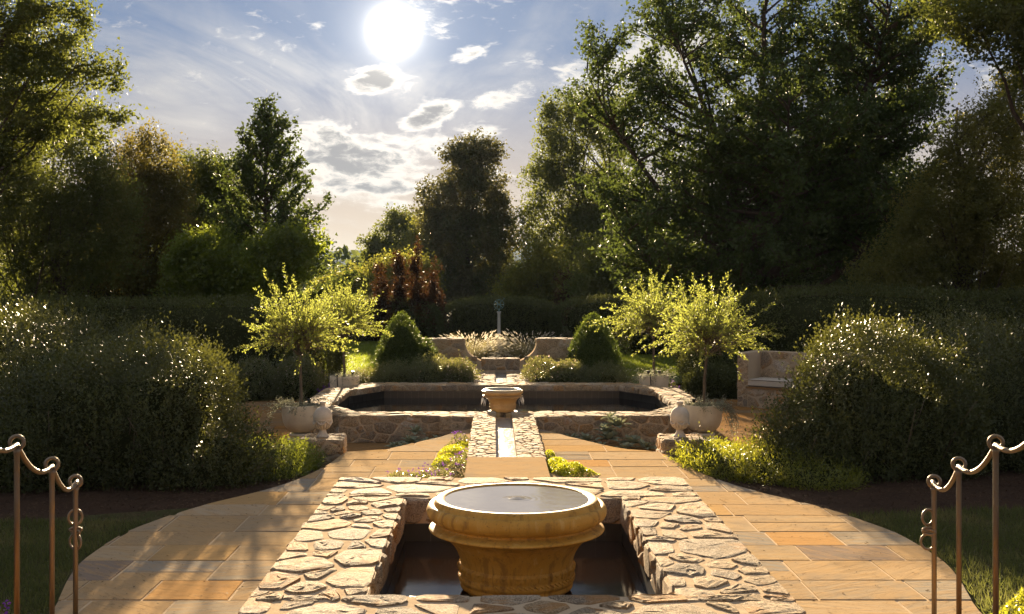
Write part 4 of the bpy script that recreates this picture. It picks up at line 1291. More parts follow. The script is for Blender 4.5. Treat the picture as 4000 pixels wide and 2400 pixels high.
def lobed_tree(name, label, base, lobes, trunk_r, leafL, mat, seed, n_twig, per_twig, asp=.55, tw=.55, sig=.10, bark=None, stems=1, limb=.03, group=None, tri=False, trunk_top=None, up=.35, lo=.45, cat='tree', dens=1.55):
    """crown of many leafy twigs gathered in lobes; limbs run from the trunk to them"""
    r = np.random.default_rng(seed); t = thing(name, label, cat, base, group); B = np.array(base, float)
    tot = sum(R[0] * R[1] * R[2] for c, R in lobes) ; tw_lines = []; limbs = []
    zt_ = trunk_top or max(c[2] for c, R in lobes)
    cxy = np.mean([[c[0], c[1]] for c, R in lobes], axis=0)
    top = np.array((cxy[0], cxy[1], zt_))
    stems_ = []
    for s in range(stems):
        off = np.array((r.uniform(-.8, .8), r.uniform(-.4, .4), 0)) * (trunk_r * 8 if stems > 1 else trunk_r * 2)
        m = 9; u = np.linspace(0, 1, m)[:, None]
        if stems > 1:
            cc, RR = lobes[s % len(lobes)]; top = np.array(cc) + np.array((0, 0, RR[2] * .3))
        P = B * (1 - u) + top * u + np.concatenate([r.normal(size=(m, 2)) * .12 * (u * (1 - u)) * 4 * (zt_ - B[2]) * .12, np.zeros((m, 1))], 1) + off * np.minimum(1, u * 4) * .4
        stems_.append(P); limbs.append((P, trunk_r * (1 - .88 * u[:, 0]) / (1 if stems == 1 else 1.4)))
    for c, R in lobes:
        k = max(6, int(n_twig * (R[0] * R[1] * R[2]) ** .8 / sum((q[0] * q[1] * q[2]) ** .8 for _, q in lobes)))
        d = rdir(r, k); rad = r.uniform(lo ** 3, 1, k) ** (1 / 3)
        bumpy = 1 + .22 * lump(d * 2.2 + np.array(c), 1.6, seed + 7)
        p = np.array(c) + d * np.array(R) * (rad * bumpy)[:, None]
        for i in range(k):
            dd = unit(d[i] * .8 + np.array((0, 0, up)) + r.normal(size=3) * .45)
            ln = tw * r.uniform(.6, 1.5)
            tw_lines.append((curve(p[i] - dd * ln * .5, dd, ln, (0, 0, .1), 4, r, .15), None))
            if r.random() < limb:
                S = stems_[r.integers(len(stems_))]; h = np.clip((p[i][2] - B[2]) / (zt_ - B[2]) - r.uniform(.12, .32), .15, .9)
                s0 = S[int(h * (len(S) - 1))]; m = 6; u = np.linspace(0, 1, m)[:, None]
                q = s0 * (1 - u) + p[i] * u + np.array((0, 0, -.12)) * np.linalg.norm(p[i] - s0) * np.sin(u * np.pi) * .6 + r.normal(size=(m, 3)) * .04 * np.sin(u * np.pi)
                limbs.append((q, np.linspace(trunk_r * .20 + .008, .005, m)))
    C, D = along(tw_lines, dens * per_twig / tw, sig, r)
    tubes_obj('trunk', limbs, bark or BARK, t, 6)
    crown('crown', C, D, leafL * 1.12, asp, mat, t, r)
    return t


def branchy_tree(name, label, base, height, trunk_r, prof, n_limb, leafL, mat, seed, incl=(15, 60), sub=.45, sublen=.8, per_m=38, sig=.09, asp=.9, h0=.12, bark=None, group=None, azr=None, droop=.15, lean=(0, 0), bend=.10, squash=1.0, leaders=None):
    """ginkgo-like: long rising limbs, leafy spurs all along them; prof(u) = limb length at relative height u"""
    r = np.random.default_rng(seed); t = thing(name, label, 'tree', base, group); B = np.array(base, float); m = 12
    u = np.linspace(0, 1, m)[:, None]
    TR = B + np.array((lean[0], lean[1], height)) * u + np.concatenate([r.normal(size=(m, 2)) * .10 * np.minimum(u * 3, 1), np.zeros((m, 1))], 1)
    limbs = [(TR, trunk_r * (1 - .90 * u[:, 0]))]; tw_ = [(TR[-4:], None)]; main = TR; axes = [TR]
    for (hs_, az_, inc, L) in leaders or ():
        s0 = main[int(hs_ * (m - 1))]
        P = curve(s0, (math.cos(az_) * math.cos(inc), math.sin(az_) * math.cos(inc), math.sin(inc)), L, (0, 0, .12), m, r, .06)
        limbs.append((P, np.linspace(trunk_r * .55, .01, m))); axes.append(P)
    for k in range(n_limb):
        TR = axes[int(r.integers(len(axes)))]
        h = h0 + (1 - h0) * ((k + r.uniform(0, 1)) / n_limb) ** 1.0; az_ = k * 2.39996 + r.uniform(-.5, .5)
        inc = math.radians(incl[0] + (incl[1] - incl[0]) * h + r.normal() * 8)
        L = prof(h) * r.uniform(.72, 1.18)
        if L < .15: continue
        dirv = np.array((math.cos(az_) * math.cos(inc), math.sin(az_) * math.cos(inc) * squash, math.sin(inc)))
        s0 = TR[0] * (1 - h) + TR[-1] * h; ii = min(int(h * (m - 1)), m - 2); s0 = TR[ii] + (TR[ii + 1] - TR[ii]) * (h * (m - 1) - ii)
        P = curve(s0, dirv, L, (0, 0, bend), 9, r, .07); rr = max(.012, trunk_r * .34 * (1 - h * .7))
        limbs.append((P, np.linspace(rr, .006, 9))); tw_.append((P[3:], None))
        ns = int(L / sub)
        for j in range(ns):
            f_ = .22 + .76 * (j + r.random()) / max(1, ns); i = int(f_ * 7.99); p = P[i] + (P[i + 1] - P[i]) * (f_ * 8 - i)
            dd = unit(unit(P[i + 1] - P[i]) * .75 + rdir(r, 1)[0] * .8 + np.array((0, 0, .12)))
            sl = sublen * r.uniform(.4, 1.25) * (1.1 - .55 * f_)
            Q = curve(p, dd, sl, (0, 0, bend * 2 - droop), 5, r, .12); tw_.append((Q, None)); limbs.append((Q, np.linspace(.012, .004, 5)))
    C, D = along(tw_, per_m, sig, r)
    tubes_obj('trunk', limbs, bark or BARK, t, 5)
    crown('crown', C, D, leafL, asp, mat, t, r, droop=.3)
    return t


# ------------------------------------------------------------------ planter trees and their trailing plants
def willow(c, z0, label, seed, rx, top, wild=.5, sx=0.0, n_shoot=215):
    r = np.random.default_rng(seed); t = thing('willow_standard', label, 'tree', (c[0], c[1], z0), 'clipped standard willows in the planters')
    zc = z0 + .86; limbs = []; P = curve((c[0], c[1], z0), (.0, 0, 1), zc - z0, (0, 0, 0), 7, r, .03); limbs.append((P, np.linspace(.026, .019, 7)))
    head = P[-1]; shoots = []
    for k in range(n_shoot):
        az_ = k * 2.39996 + r.normal() * .3; e = math.asin(r.uniform(-.22, 1.0)); ln = r.uniform(.55, 1.0) * rx * (1.0 + .25 * max(0, math.sin(e)) * (top / rx - 1) * 2)
        if r.random() < .10 * wild: ln *= 1.45
        d = np.array((math.cos(az_) * math.cos(e), math.sin(az_) * math.cos(e), math.sin(e) + .35)); d /= np.linalg.norm(d)
        s0 = head + np.array((sx, 0, 0)) * .2 + rdir(r, 1)[0] * np.array((.42, .42, .26)) * r.random() * rx / .8 + np.array((0, 0, .16))
        Q = curve(s0, d, ln, (sx * .3, 0, -.80 * (1.1 - max(0, math.sin(e)))), 9, r, .05); shoots.append((Q, np.linspace(.006, .002, 9)))
    for k in range(12):
        d = np.array((r.normal(), r.normal(), 1.2)); limbs.append((curve(head - np.array((0, 0, .08)), d, .45, (0, 0, .2), 5, r, .08), np.linspace(.014, .005, 5)))
    tubes_obj('trunk', limbs, BARK2, t, 8); tubes_obj('shoots', shoots, BARK2, t, 4)
    C, D = along(shoots, 66, .006, r, .26); n = len(C)
    sd = unit(np.cross(D, rdir(r, n))); ax = unit(sd * .85 + D * .75); Ls = .046 * r.uniform(.65, 1.25, n)
    quads_obj('crown', leaves(C + ax * (Ls * .5)[:, None], ax, rdir(r, n) + np.array((0, 0, .4)), Ls, Ls * .34), L_WILLOW, t)


def trailer(c, z0, label, seed, n=70, reach=.40, hang=None, mound=.10):
    r = np.random.default_rng(seed); t = thing('trailing_plant', label, 'plant', (c[0], c[1], z0), 'silver trailing plants in the planters')
    st = []
    for k in range(n):
        az_ = r.uniform(0, 6.28); d = (math.cos(az_), math.sin(az_), r.uniform(.1, 1.0)); rr = r.uniform(0, .2)
        ln = r.uniform(.12, reach)
        st.append((curve((c[0] + rr * math.cos(az_), c[1] + rr * math.sin(az_), z0 + .005), d, ln, (0, 0, -2.2), 6, r, .12), np.linspace(.003, .0015, 6)))
    if hang:
        for k in range(hang[1]):
            az_ = hang[0] + r.normal() * .5; s0 = (c[0] + .24 * math.cos(az_), c[1] + .24 * math.sin(az_), z0 + .06)
            st.append((curve(s0, (math.cos(az_), math.sin(az_), .2), r.uniform(.25, .62), (0, 0, -6), 8, r, .10), np.linspace(.003, .0015, 8)))
    tubes_obj('stems', st, BARK2, t, 4)
    C, D = along(st, 105, .016, r); n_ = len(C); Ls = .019 * r.uniform(.6, 1.3, n_)
    quads_obj('foliage', leaves(C, rdir(r, n_), rdir(r, n_) + np.array((0, 0, .5)), Ls, Ls * .8), L_SILV, t)


z0 = -.26 + .128 + .38
willow(POTS['fl'], z0, 'golden willow standard in the nearer left planter', 1, .82, .95, .5)
willow(POTS['rl'], z0, 'golden willow standard in the far left planter', 2, .80, 1.0, .4)
willow(POTS['fr'], z0, 'golden willow standard in the nearer right planter, long shoots to the right', 3, .86, 1.0, 1.3, .12)
willow(POTS['rr'], z0, 'golden willow standard in the far right planter, leaning left', 4, .88, 1.1, 1.2, -.28)
trailer(POTS['fl'], z0, 'silver trailing plant spilling from the nearer left planter', 11, 80, .5, (math.pi * .97, 6))
trailer(POTS['fr'], z0, 'silver trailing plant hanging from the nearer right planter', 12, 110, .36, (-.25, 26))
trailer(POTS['rl'], z0, 'silver trailing plant in the far left planter', 13, 60, .34, (-1.2, 2))
trailer(POTS['rr'], z0, 'silver trailing plant in the far right planter', 14, 70, .42, (-1.4, 3))

# ------------------------------------------------------------------ lamb's ears: every big leaf a part
def lamb_leaf_mesh(i):
    r = random.Random(i); v = []; f = []; n = 7; cu_ = r.uniform(.5, 1.1); wd = r.uniform(.19, .25)
    for k in range(n):
        u = k / (n - 1); w_ = wd * math.sin(math.pi * min(1, .12 + .88 * u ** .85)) ** .8 + .012
        x_ = math.sin(cu_ * u) / cu_; z_ = (1 - math.cos(cu_ * u)) / cu_
        for s in (-1, -.5, 0, .5, 1): v.append((x_, s * w_, -z_ * .6 + .22 * w_ * abs(s) ** 1.5 + .02 * math.sin(6 * u + s * 4)))
    for k in range(n - 1):
        for j in range(4): f.append((k * 5 + j, k * 5 + j + 1, k * 5 + j + 6, k * 5 + j + 5))
    me = bpy.data.meshes.new('leaf'); me.from_pydata(v, [], f); me.materials.append(L_LAMB)
    me.polygons.foreach_set('use_smooth', np.ones(len(f), bool)); return me


LAMB = [lamb_leaf_mesh(i) for i in range(4)]


def lambs_ear(label, rosettes, seed, zg):
    r = random.Random(seed); x0, y0 = rosettes[0][:2]
    t = thing('lambs_ear', label, 'plant', (x0, y0, zg), "grey woolly plants at the foot of the pool wall")
    for (x, y, z, s, n) in rosettes:
        for k in range(n):
            o = bpy.data.objects.new('leaf', LAMB[r.randrange(4)]); COL.objects.link(o); o.parent = t
            az_ = k * 2.4 + r.uniform(-.3, .3); u = k / n; el_ = .25 + 1.0 * u
            o.location = (x - x0 + .02 * math.cos(az_), y - y0 + .02 * math.sin(az_), z - zg + .02 + .05 * u)
            o.rotation_euler = (r.uniform(-.3, .3), -el_ + .15, az_); q = s * (1.05 - .5 * u) * r.uniform(.8, 1.15); o.scale = (q, q, q)


rl_ = random.Random(2)
lambs_ear("small grey woolly clump at the foot of the left pool wall", [(-1.20 + dx_, 16.25 + dy_, -.255 + dz_, s, n) for dx_, dy_, dz_, s, n in
          ((0, 0, .05, .20, 18), (-.22, -.1, 0, .17, 14), (.2, .02, .03, .17, 14), (.36, .2, .05, .13, 10), (.05, .28, .16, .17, 14), (-.1, -.2, 0, .16, 12))], 1, -.255)
lambs_ear("large grey woolly clump at the foot of the right pool wall", [(1.66 + dx_, 16.25 + dy_, -.255 + dz_, s, n) for dx_, dy_, dz_, s, n in
          ((0, 0, .10, .22, 20), (-.32, .1, .06, .2, 16), (.32, -.05, .06, .21, 18), (-.52, .28, .06, .18, 14), (.14, .26, .26, .22, 20), (-.05, .1, .20, .2, 16), (.5, -.15, 0, .2, 16), (.2, -.25, 0, .18, 14), (-.15, -.2, 0, .18, 14), (.05, .33, .36, .16, 12))], 2, -.255)


# ------------------------------------------------------------------ low plants at the runnel
def mat_plant(name, label, region, n, L, mat, seed, h=.06, flowers=None, asp=.7, stem=0.0):
    """creeping plant over a list of (x, y, rx, ry, height) patches"""
    r = np.random.default_rng(seed); t = thing(name, label, 'plant', (region[0][0], region[0][1], 0)); Cs = []
    ta = sum(p[2] * p[3] for p in region)
    for (x, y, rx, ry, hh) in region:
        k = int(n * rx * ry / ta); a = r.uniform(0, 6.28, k); q = np.sqrt(r.random(k)) * (1 + .18 * np.sin(a * 3 + x * 7))
        px, py = x + rx * q * np.cos(a), y + ry * q * np.sin(a)
        top = hh * np.clip(1.15 - q ** 2, .12, 1) * (1 + .35 * lump(np.stack([px, py, px * 0], 1), 9, seed)); Cs.append(np.stack([px, py, top * r.uniform(.35, 1.05, k) ** .6], 1))
    C = np.concatenate(Cs); m = len(C); Ls = L * r.uniform(.6, 1.3, m)
    quads_obj('foliage', leaves(C, unit(rdir(r, m) + np.array((0, 0, .5))), rdir(r, m) + np.array((0, 0, .6)), Ls, Ls * asp), mat, t)
    if flowers:
        fm, nf, fs, where = flowers
        C2 = C[where(C)]; C2 = C2[r.choice(len(C2), min(nf, len(C2)), replace=False)] + np.array((0, 0, .02 + stem * .5)) + r.normal(size=(min(nf, len(C2)), 3)) * np.array((.015, .015, stem * .4))
        k = 7; F = np.repeat(C2, k, 0) + r.normal(size=(len(C2) * k, 3)) * fs * .45
        FL = quads_obj('flowers', leaves(F, rdir(r, len(F)), rdir(r, len(F)) + np.array((0, 0, .6)), fs * r.uniform(.7, 1.2, len(F)), fs * .8), fm, t)
        FL['kind'] = 'stuff'
    return t


mat_plant('creeping_sedum', 'lime green creeping plant left of the runnel', [(-.50, 14.2, .20, .55, .09), (-.55, 13.5, .19, .45, .08), (-.42, 14.7, .13, .3, .08)], 5200, .018, L_SEDUM, 5)
mat_plant('verbena', 'purple flowering plant sprawling left of the stone slab', [(-.62, 12.35, .33, .30, .12), (-.95, 12.30, .25, .16, .10), (-.40, 12.75, .15, .45, .15), (-.33, 13.6, .10, .35, .13), (-.45, 14.9, .16, .28, .13), (-.26, 14.65, .10, .25, .17), (-.72, 12.05, .2, .14, .09)],
          6500, .024, L_ABEL, 6, flowers=(L_PURF, 80, .016, lambda C: C[:, 2] > .04), asp=.4, stem=.05)
mat_plant('creeping_sedum', 'lime green creeping plant right of the runnel', [(.74, 13.15, .15, .55, .10), (.86, 12.75, .22, .33, .10), (1.0, 12.62, .17, .15, .06), (.68, 13.8, .08, .3, .09)], 6800, .018, L_SEDUM, 7)

# ------------------------------------------------------------------ fountain grass
def fountain_grass(label, c, R, H, seed, n=1500, np_=900):
    r = np.random.default_rng(seed); t = thing('fountain_grass', label, 'ornamental grass', c, 'pale fountain grasses below the column')
    B = []; PL = []
    for k in range(n + np_):
        a = r.uniform(0, 6.28); q = r.random() ** .5; base = np.array((c[0] + R * .30 * q * math.cos(a), c[1] + R * .5 * q * math.sin(a), c[2]))
        out = np.array((math.cos(a), math.sin(a), 0)) ; ln = H * r.uniform(.8, 1.35); lean = .25 + .95 * q * r.uniform(.6, 1.2)
        d = unit(out * lean + np.array((0, 0, 1.2))); m = 5; P = curve(base, d, ln, (out[0] * .6, out[1] * .6, -1.0 * lean), m, r, .03)
        if k < n:
            s = unit(np.cross(P[2] - P[1], rdir(r, 1)[0])) * .006
            for i in range(m - 1):
                w0, w1 = 1 - i / m, 1 - (i + 1) / m; B.append([P[i] - s * w0, P[i] + s * w0, P[i + 1] + s * w1, P[i + 1] - s * w1])
        else:
            pd = unit(P[-1] - P[-2]); L = r.uniform(.09, .16); c0 = P[-1]; w_ = .016
            u = unit(np.cross(pd, (0, 0, 1.0))); v_ = np.cross(pd, u)
            for j in range(6):
                a0 = j * 1.05; e0 = (u * math.cos(a0) + v_ * math.sin(a0)) * w_; B_ = c0 + pd * L * .35
                PL.append([c0, B_ + e0, c0 + pd * L, B_ + (u * math.cos(a0 + .6) + v_ * math.sin(a0 + .6)) * w_ * .6])
    quads_obj('blades', np.array(B), L_FOUNT, t); quads_obj('plumes', np.array(PL), L_PLUME, t)


fountain_grass('pale fountain grass clump left of the column', (A - .82, 34.2, -.27), 1.5, .78, 1)
fountain_grass('pale fountain grass clump right of the column', (A + .90, 34.2, -.27), 1.5, .80, 2)

# ------------------------------------------------------------------ shrubs and hedges
GZ_ = -.30
# big boxwoods beside the terrace
kb_ = dict(stems=26, length=.27, spread=.014, depth=.42, up=1.4, wisp=.08, shrink=.66, tri=True, aspect=.5)
shrub('boxwood', 'broad dark boxwood at the far left, glossy pale tips on its top', 'shrub', [((-6.2, 14.9, .50), (1.7, 1.8, 1.20), 2.3), ((-7.9, 14.4, .4), (1.5, 1.8, 1.18), 2.3), ((-4.85, 15.6, .35), (1.15, 1.2, 1.0), 2.2), ((-5.6, 14.2, .75), (.8, .8, .8), 2.2)], 9300, 12, .041, L_BOX, 101, amp=.09, k=2.6, **kb_)
shrub('boxwood', 'rounded boxwood between the terrace edge and the broad dark one', 'shrub', [((-4.05, 13.0, .38), (1.15, 1.15, 1.05), 2.3), ((-4.9, 12.6, .25), (.85, .95, .85), 2.2), ((-3.2, 12.6, .05), (.72, .75, .62), 2.0), ((-3.55, 12.7, .75), (.55, .6, .62), 2.2), ((-4.5, 12.4, .7), (.5, .5, .6), 2.2)], 9300, 12, .041, L_BOX, 102, amp=.08, k=3.0, **kb_)
shrub('boxwood', 'rounded boxwood with golden sunlit edge right of the terrace', 'shrub', [((4.38, 13.35, .40), (.86, 1.05, 1.10), 2.2), ((3.68, 13.2, .05), (.62, .8, .68), 2.0), ((4.95, 13.3, .30), (.70, .9, .95), 2.2), ((4.15, 13.1, .85), (.46, .5, .60), 2.0)], 9300, 12, .041, L_BOX, 103, amp=.09, k=3.0, **kb_)
shrub('boxwood', 'tall dark boxwood at the far right with glossy top', 'shrub', [((6.2, 14.5, .42), (1.35, 1.5, 1.08), 4.0), ((7.8, 14.2, .45), (1.5, 1.5, 1.12), 4.0), ((5.5, 14.2, .50), (.6, .8, .9), 2.6)], 9300, 12, .041, L_BOX, 104, amp=.07, k=2.8, **kb_)
shrub('low_shrub', 'low green shrub edging the terrace in front of the left urn', 'shrub', [((-2.66, 13.45, -.04), (.50, .60, .24), 2.2), ((-2.50, 13.85, -.08), (.36, .3, .20), 2.2), ((-3.0, 12.85, -.05), (.55, .6, .30), 2.2), ((-2.52, 12.95, -.05), (.38, .5, .20), 2.2)], 3200, 8, .034, leaf_mat('low_shrub_leaf', [(.045, .075, .014), (.070, .100, .018), (.10, .115, .02)], (.36, .40, .03), .42, .38, .5), 105, amp=.10, k=5, length=.13, aspect=.32)
shrub('low_shrub', 'low golden sunlit shrub edging the terrace in front of the right urn', 'shrub', [((2.76, 13.15, -.04), (.50, .72, .24), 2.2), ((3.25, 12.9, -.02), (.55, .75, .27), 2.2), ((2.60, 13.75, -.06), (.36, .36, .22), 2.2), ((3.55, 12.35, -.04), (.45, .45, .2), 2.2)], 3600, 8, .036, L_GOLDBOX, 106, amp=.12, k=5, length=.14, aspect=.32)
shrub('groundcover', 'grey green groundcover round the base of the left planter', 'groundcover', [((-2.75, 15.6, -.28), (.45, .8, .14), 2.0), ((-2.6, 14.95, -.22), (.35, .4, .16), 2)], 1100, 7, .022, L_SILV, 107, length=.06, core=False)
shrub('groundcover', 'dark green groundcover beside the right pier', 'groundcover', [((2.95, 15.6, -.28), (.40, .9, .10), 2.0)], 900, 7, .025, L_BOX, 108, length=.06, core=False)
# hedges behind
kh = dict(tri=True, shrink=.88, length=.18, depth=.12)
shrub('yew_hedge', 'long dark clipped hedge behind the left boxwoods', 'hedge', [((-8.5, 25.6, .62), (5.0, 1.0, 1.0), 5), ((-5.7, 25.8, .60), (1.6, .9, .95), 3)], 8500, 7, .060, L_YEW, 111, amp=.075, k=1.3, **kh)
shrub('yew_hedge', 'long dark clipped hedge behind the right boxwoods', 'hedge', [((10.2, 25.4, .75), (5.0, 1.0, 1.1), 5), ((5.8, 25.6, .68), (1.6, .9, 1.0), 3)], 8500, 7, .060, L_YEW, 112, amp=.075, k=1.3, **kh)
shrub('yew_shrub', 'rounded dark shrub on the path edge behind the nearer left willow', 'shrub', [((-3.98, 23.9, .20), (.50, .6, .74), 2.4)], 2000, 7, .045, L_YEW, 113, length=.14, tri=True)
shrub('yew_shrub', 'rounded dark shrub behind the nearer right willow', 'shrub', [((4.65, 24.2, .15), (.62, .6, .68), 2.4)], 1800, 7, .045, L_YEW, 114, length=.14, tri=True)
shrub('arched_hedge', 'dark round-topped hedge behind the armillary column', 'hedge', [((A + .05, 44.5, .30), (2.35, .9, .95), 3.2)], 5200, 7, .075, L_YEW, 115, amp=.03, k=1.5, **kh)
shrub('lawn_hedge', 'dark hedge closing the back of the left lawn', 'hedge', [((-6.0, 43.2, .45), (4.0, .9, .85), 4)], 3000, 7, .085, L_DARK, 116, amp=.05, k=1.5, **kh)
shrub('lawn_hedge', 'dark hedge closing the back of the right lawn', 'hedge', [((6.3, 43.2, .45), (4.0, .9, .85), 4)], 3000, 7, .085, L_DARK, 117, amp=.05, k=1.5, **kh)
ku = dict(tri=True, shrink=.85, length=.25, depth=.2, amp=.12, k=1.1)
shrub('undergrowth_shrub', 'dark undergrowth under the huge ginkgo behind the right hedge', 'shrub', [((10.5, 34.0, .6), (3.6, 1.2, 2.0), 2.6), ((16.5, 33.0, .6), (3.4, 1.2, 2.2), 2.6), ((6.0, 36.0, .3), (2.0, 1.0, 1.3), 2.4)], 5200, 7, .11, L_DARK, 118, **ku)
shrub('undergrowth_shrub', 'dark undergrowth under the left trees behind the hedge', 'shrub', [((-9.0, 34.5, .5), (2.6, 1.2, 1.8), 2.6), ((-13.5, 34.0, .6), (3.2, 1.2, 2.1), 2.6), ((-18.5, 32.0, .6), (3.0, 1.2, 2.0), 2.6)], 5200, 7, .11, L_DARK, 119, **ku)
# clipped cones behind the pool
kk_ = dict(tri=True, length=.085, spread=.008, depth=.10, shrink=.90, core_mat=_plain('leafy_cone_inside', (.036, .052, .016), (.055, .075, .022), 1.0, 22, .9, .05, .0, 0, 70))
shrub('clipped_cone', 'tall clipped cone shrub left of the swept garden walls', 'shrub', [((-1.97, 24.0, -.28), (.64, .62, 1.66), 1.55)], 7500, 7, .038, L_CONE, 121, amp=.03, k=3, **kk_)
shrub('clipped_cone', 'short clipped cone shrub against the left garden wall', 'shrub', [((-1.42, 23.95, -.28), (.36, .34, 1.12), 1.6)], 2400, 7, .034, L_CONE, 122, amp=.04, k=4, **kk_)
shrub('clipped_cone', 'tall clipped cone shrub right of the swept garden walls', 'shrub', [((2.12, 24.0, -.28), (.68, .64, 1.68), 1.55)], 7500, 7, .038, L_CONE, 123, amp=.03, k=3, **kk_)
# flowering low shrubs behind the pool
ka = dict(tri=True, length=.14, aspect=.5, amp=.12, k=4, depth=.22, shrink=.62)
for i, (x, y, rx, rz, nf, lab) in enumerate(((-2.62, 22.75, .38, .33, 60, 'low flowering shrub next to the far left planter'), (-1.98, 22.85, .50, .50, 30, 'low dark green shrub in front of the tall left cone'),
        (-1.25, 22.85, .46, .58, 60, 'low shrub with pale flowers in front of the short cone'), (-.70, 22.75, .40, .60, 230, 'pink flowering shrub left of the short upper runnel'),
        (.98, 22.75, .40, .62, 260, 'pink flowering shrub right of the short upper runnel'), (1.52, 22.85, .46, .58, 60, 'low shrub with pale flowers in front of the right garden wall'),
        (2.25, 22.85, .55, .52, 25, 'low dark green shrub in front of the tall right cone'))):
    shrub('flowering_shrub', lab, 'shrub', [((x, y, -.03), (rx, .42, rz * .86), 2.2)], 1700, 7, .034, L_ABEL, 131 + i, group='low shrubs behind the pool', flowers=(L_PINK, nf, .022), **ka)
shrub('flowering_shrub', 'dusky pink shrub by the path behind the nearer left planter', 'shrub', [((-3.95, 22.9, -.02), (.55, .5, .50), 2.2)], 1300, 7, .038, L_ABEL, 141, group='low shrubs behind the pool', flowers=(L_PINK, 160, .02), **ka)
shrub('flowering_shrub', 'dusky pink shrub at the far left of the path', 'shrub', [((-4.85, 22.7, -.02), (.55, .5, .50), 2.2)], 1300, 7, .038, L_ABEL, 142, group='low shrubs behind the pool', flowers=(L_PINK, 120, .02), **ka)
mat_plant('geranium', 'purple flowers behind the far left planter', [(-3.35, 22.55, .22, .25, .30)], 1500, .035, L_ABEL, 151, flowers=(L_PURF, 60, .03, lambda C: C[:, 2] > .1), stem=.06).location.z = -.3
mat_plant('geranium', 'purple flowers beside the far right planter', [(3.55, 22.7, .25, .3, .28)], 900, .035, L_ABEL, 152, flowers=(L_PURF, 36, .03, lambda C: C[:, 2] > .1), stem=.06).location.z = -.3
shrub('low_shrub', 'dark low shrub under the right willow beside the bench', 'shrub', [((4.55, 23.2, -.05), (.6, .5, .36), 2.2)], 1500, 7, .045, L_DARK, 153, length=.12, tri=True)

# copper beeches
for i, (px, D, topy, w_, lab) in enumerate(((1490, 42.5, 1035, .55, 'short copper beech at the left end of the left group'), (1560, 43, 975, .42, 'tallest narrow copper beech of the left group'), (1625, 43, 985, .42, 'narrow copper beech second from the tallest in the left group'),
        (1690, 43.5, 1045, .42, 'narrow copper beech nearest the arched hedge on the left'), (1420, 60, 1050, 1.0, 'dark round copper beech behind the far left willow'), (2205, 58, 1050, .65, 'narrow copper beech nearest the arched hedge on the right'),
        (2290, 58.5, 1010, .60, 'tallest narrow copper beech of the right group'), (2355, 58, 1030, .60, 'narrow copper beech behind the tall right cone'), (2130, 62, 1075, .7, 'small copper beech behind the arched hedge'))):
    x = (px - 1930) / 4400 * D; zt_ = EYE - (topy - 1076) / 4400 * D; h = zt_ + .3
    lobed_tree('copper_beech', lab, (x, D, -.3), [((x, D, -.3 + h * .50), (w_ * .55, w_ * .6, h * .51)), ((x + .1, D, -.3 + h * .28), (w_ * .85, w_, h * .30))], .06, .085, L_PURP, 200 + i, 170, 30, .6, .5, .07, group='copper beeches beyond the lawn', limb=.03, up=1.1, lo=.3)

# ------------------------------------------------------------------ trees
def at(px, py, D): return ((px - 1930) / 4400 * D, D, EYE - (py - 1076) / 4400 * D)


def lobes_px(lst, D, dy=.8):
    out = []
    for (px, py, rx, ry) in lst:
        c = at(px, py, D); out.append((c, (rx / 4400 * D, rx / 4400 * D * dy, ry / 4400 * D)))
    return out


# far left overhanging boughs of a tree standing out of view
lobed_tree('oak_tree', 'tall tree at the left edge with boughs reaching over the sky', (-13.5, 23.5, -.3),
           lobes_px([(40, 120, 190, 170), (230, 40, 110, 55), (330, 110, 38, 60), (260, 150, 60, 40), (90, 330, 190, 110), (290, 270, 110, 55), (405, 265, 60, 38), (445, 330, 28, 40), (130, 500, 150, 80), (310, 455, 120, 40), (440, 450, 60, 45), (380, 540, 40, 30), (40, 640, 120, 110)], 23),
           .30, .075, L_OAK, 301, 520, 42, .6, .5, .075, dens=1.2, limb=.04, trunk_top=9.5)
lobed_tree('maple_tree', 'grey green tree with fine leaves below the left overhanging boughs', at(180, 1500, 29), lobes_px([(170, 700, 250, 330), (60, 900, 230, 330), (330, 950, 190, 280), (210, 480, 150, 120), (400, 760, 120, 200)], 29), .16, .070, L_OAK, 302, 1300, 36, .55, .55, .12, limb=.04, stems=2)
lobed_tree('rusty_tree', 'brown and orange tinged tree left of the ginkgo', at(560, 1500, 33), lobes_px([(560, 640, 130, 140), (520, 820, 170, 200), (620, 960, 170, 220), (470, 1020, 150, 150), (650, 740, 70, 120)], 33), .13, .075, L_RUST, 303, 900, 38, .55, .55, .12, limb=.05, stems=2)
lobed_tree('linden_tree', 'rounded green tree between the rusty tree and the ginkgo', at(800, 1500, 38), lobes_px([(790, 690, 120, 95), (830, 850, 150, 160), (760, 980, 130, 150), (900, 800, 60, 90)], 38), .15, .085, L_OAK, 304, 700, 38, .6, .6, .12, limb=.05)
gp = at(1040, 1500, 31)
branchy_tree('ginkgo_tree', 'ginkgo with a spire top left of the open sky', (gp[0], gp[1], -.3), 7.0, .17, lambda u: 2.9 * (1 - u) ** .85 * (1 if u > .15 else .8) + .30, 92, .095, L_GINKGO, 305, (2, 60), .26, .70, 66, .075, squash=.8)
lobed_tree('green_shrub_tree', 'yellow green leafy mass at the foot of the ginkgo', at(870, 1500, 29), lobes_px([(800, 1040, 170, 130), (960, 1060, 170, 120), (1100, 1010, 120, 130), (1190, 960, 70, 80)], 29), .09, .08, leaf_mat('spring_green_leaf', [(.05, .085, .014), (.075, .11, .018), (.10, .12, .02)], (.34, .40, .03), .45, .4, .45, .9), 306, 620, 40, .7, .5, .11, limb=.03)
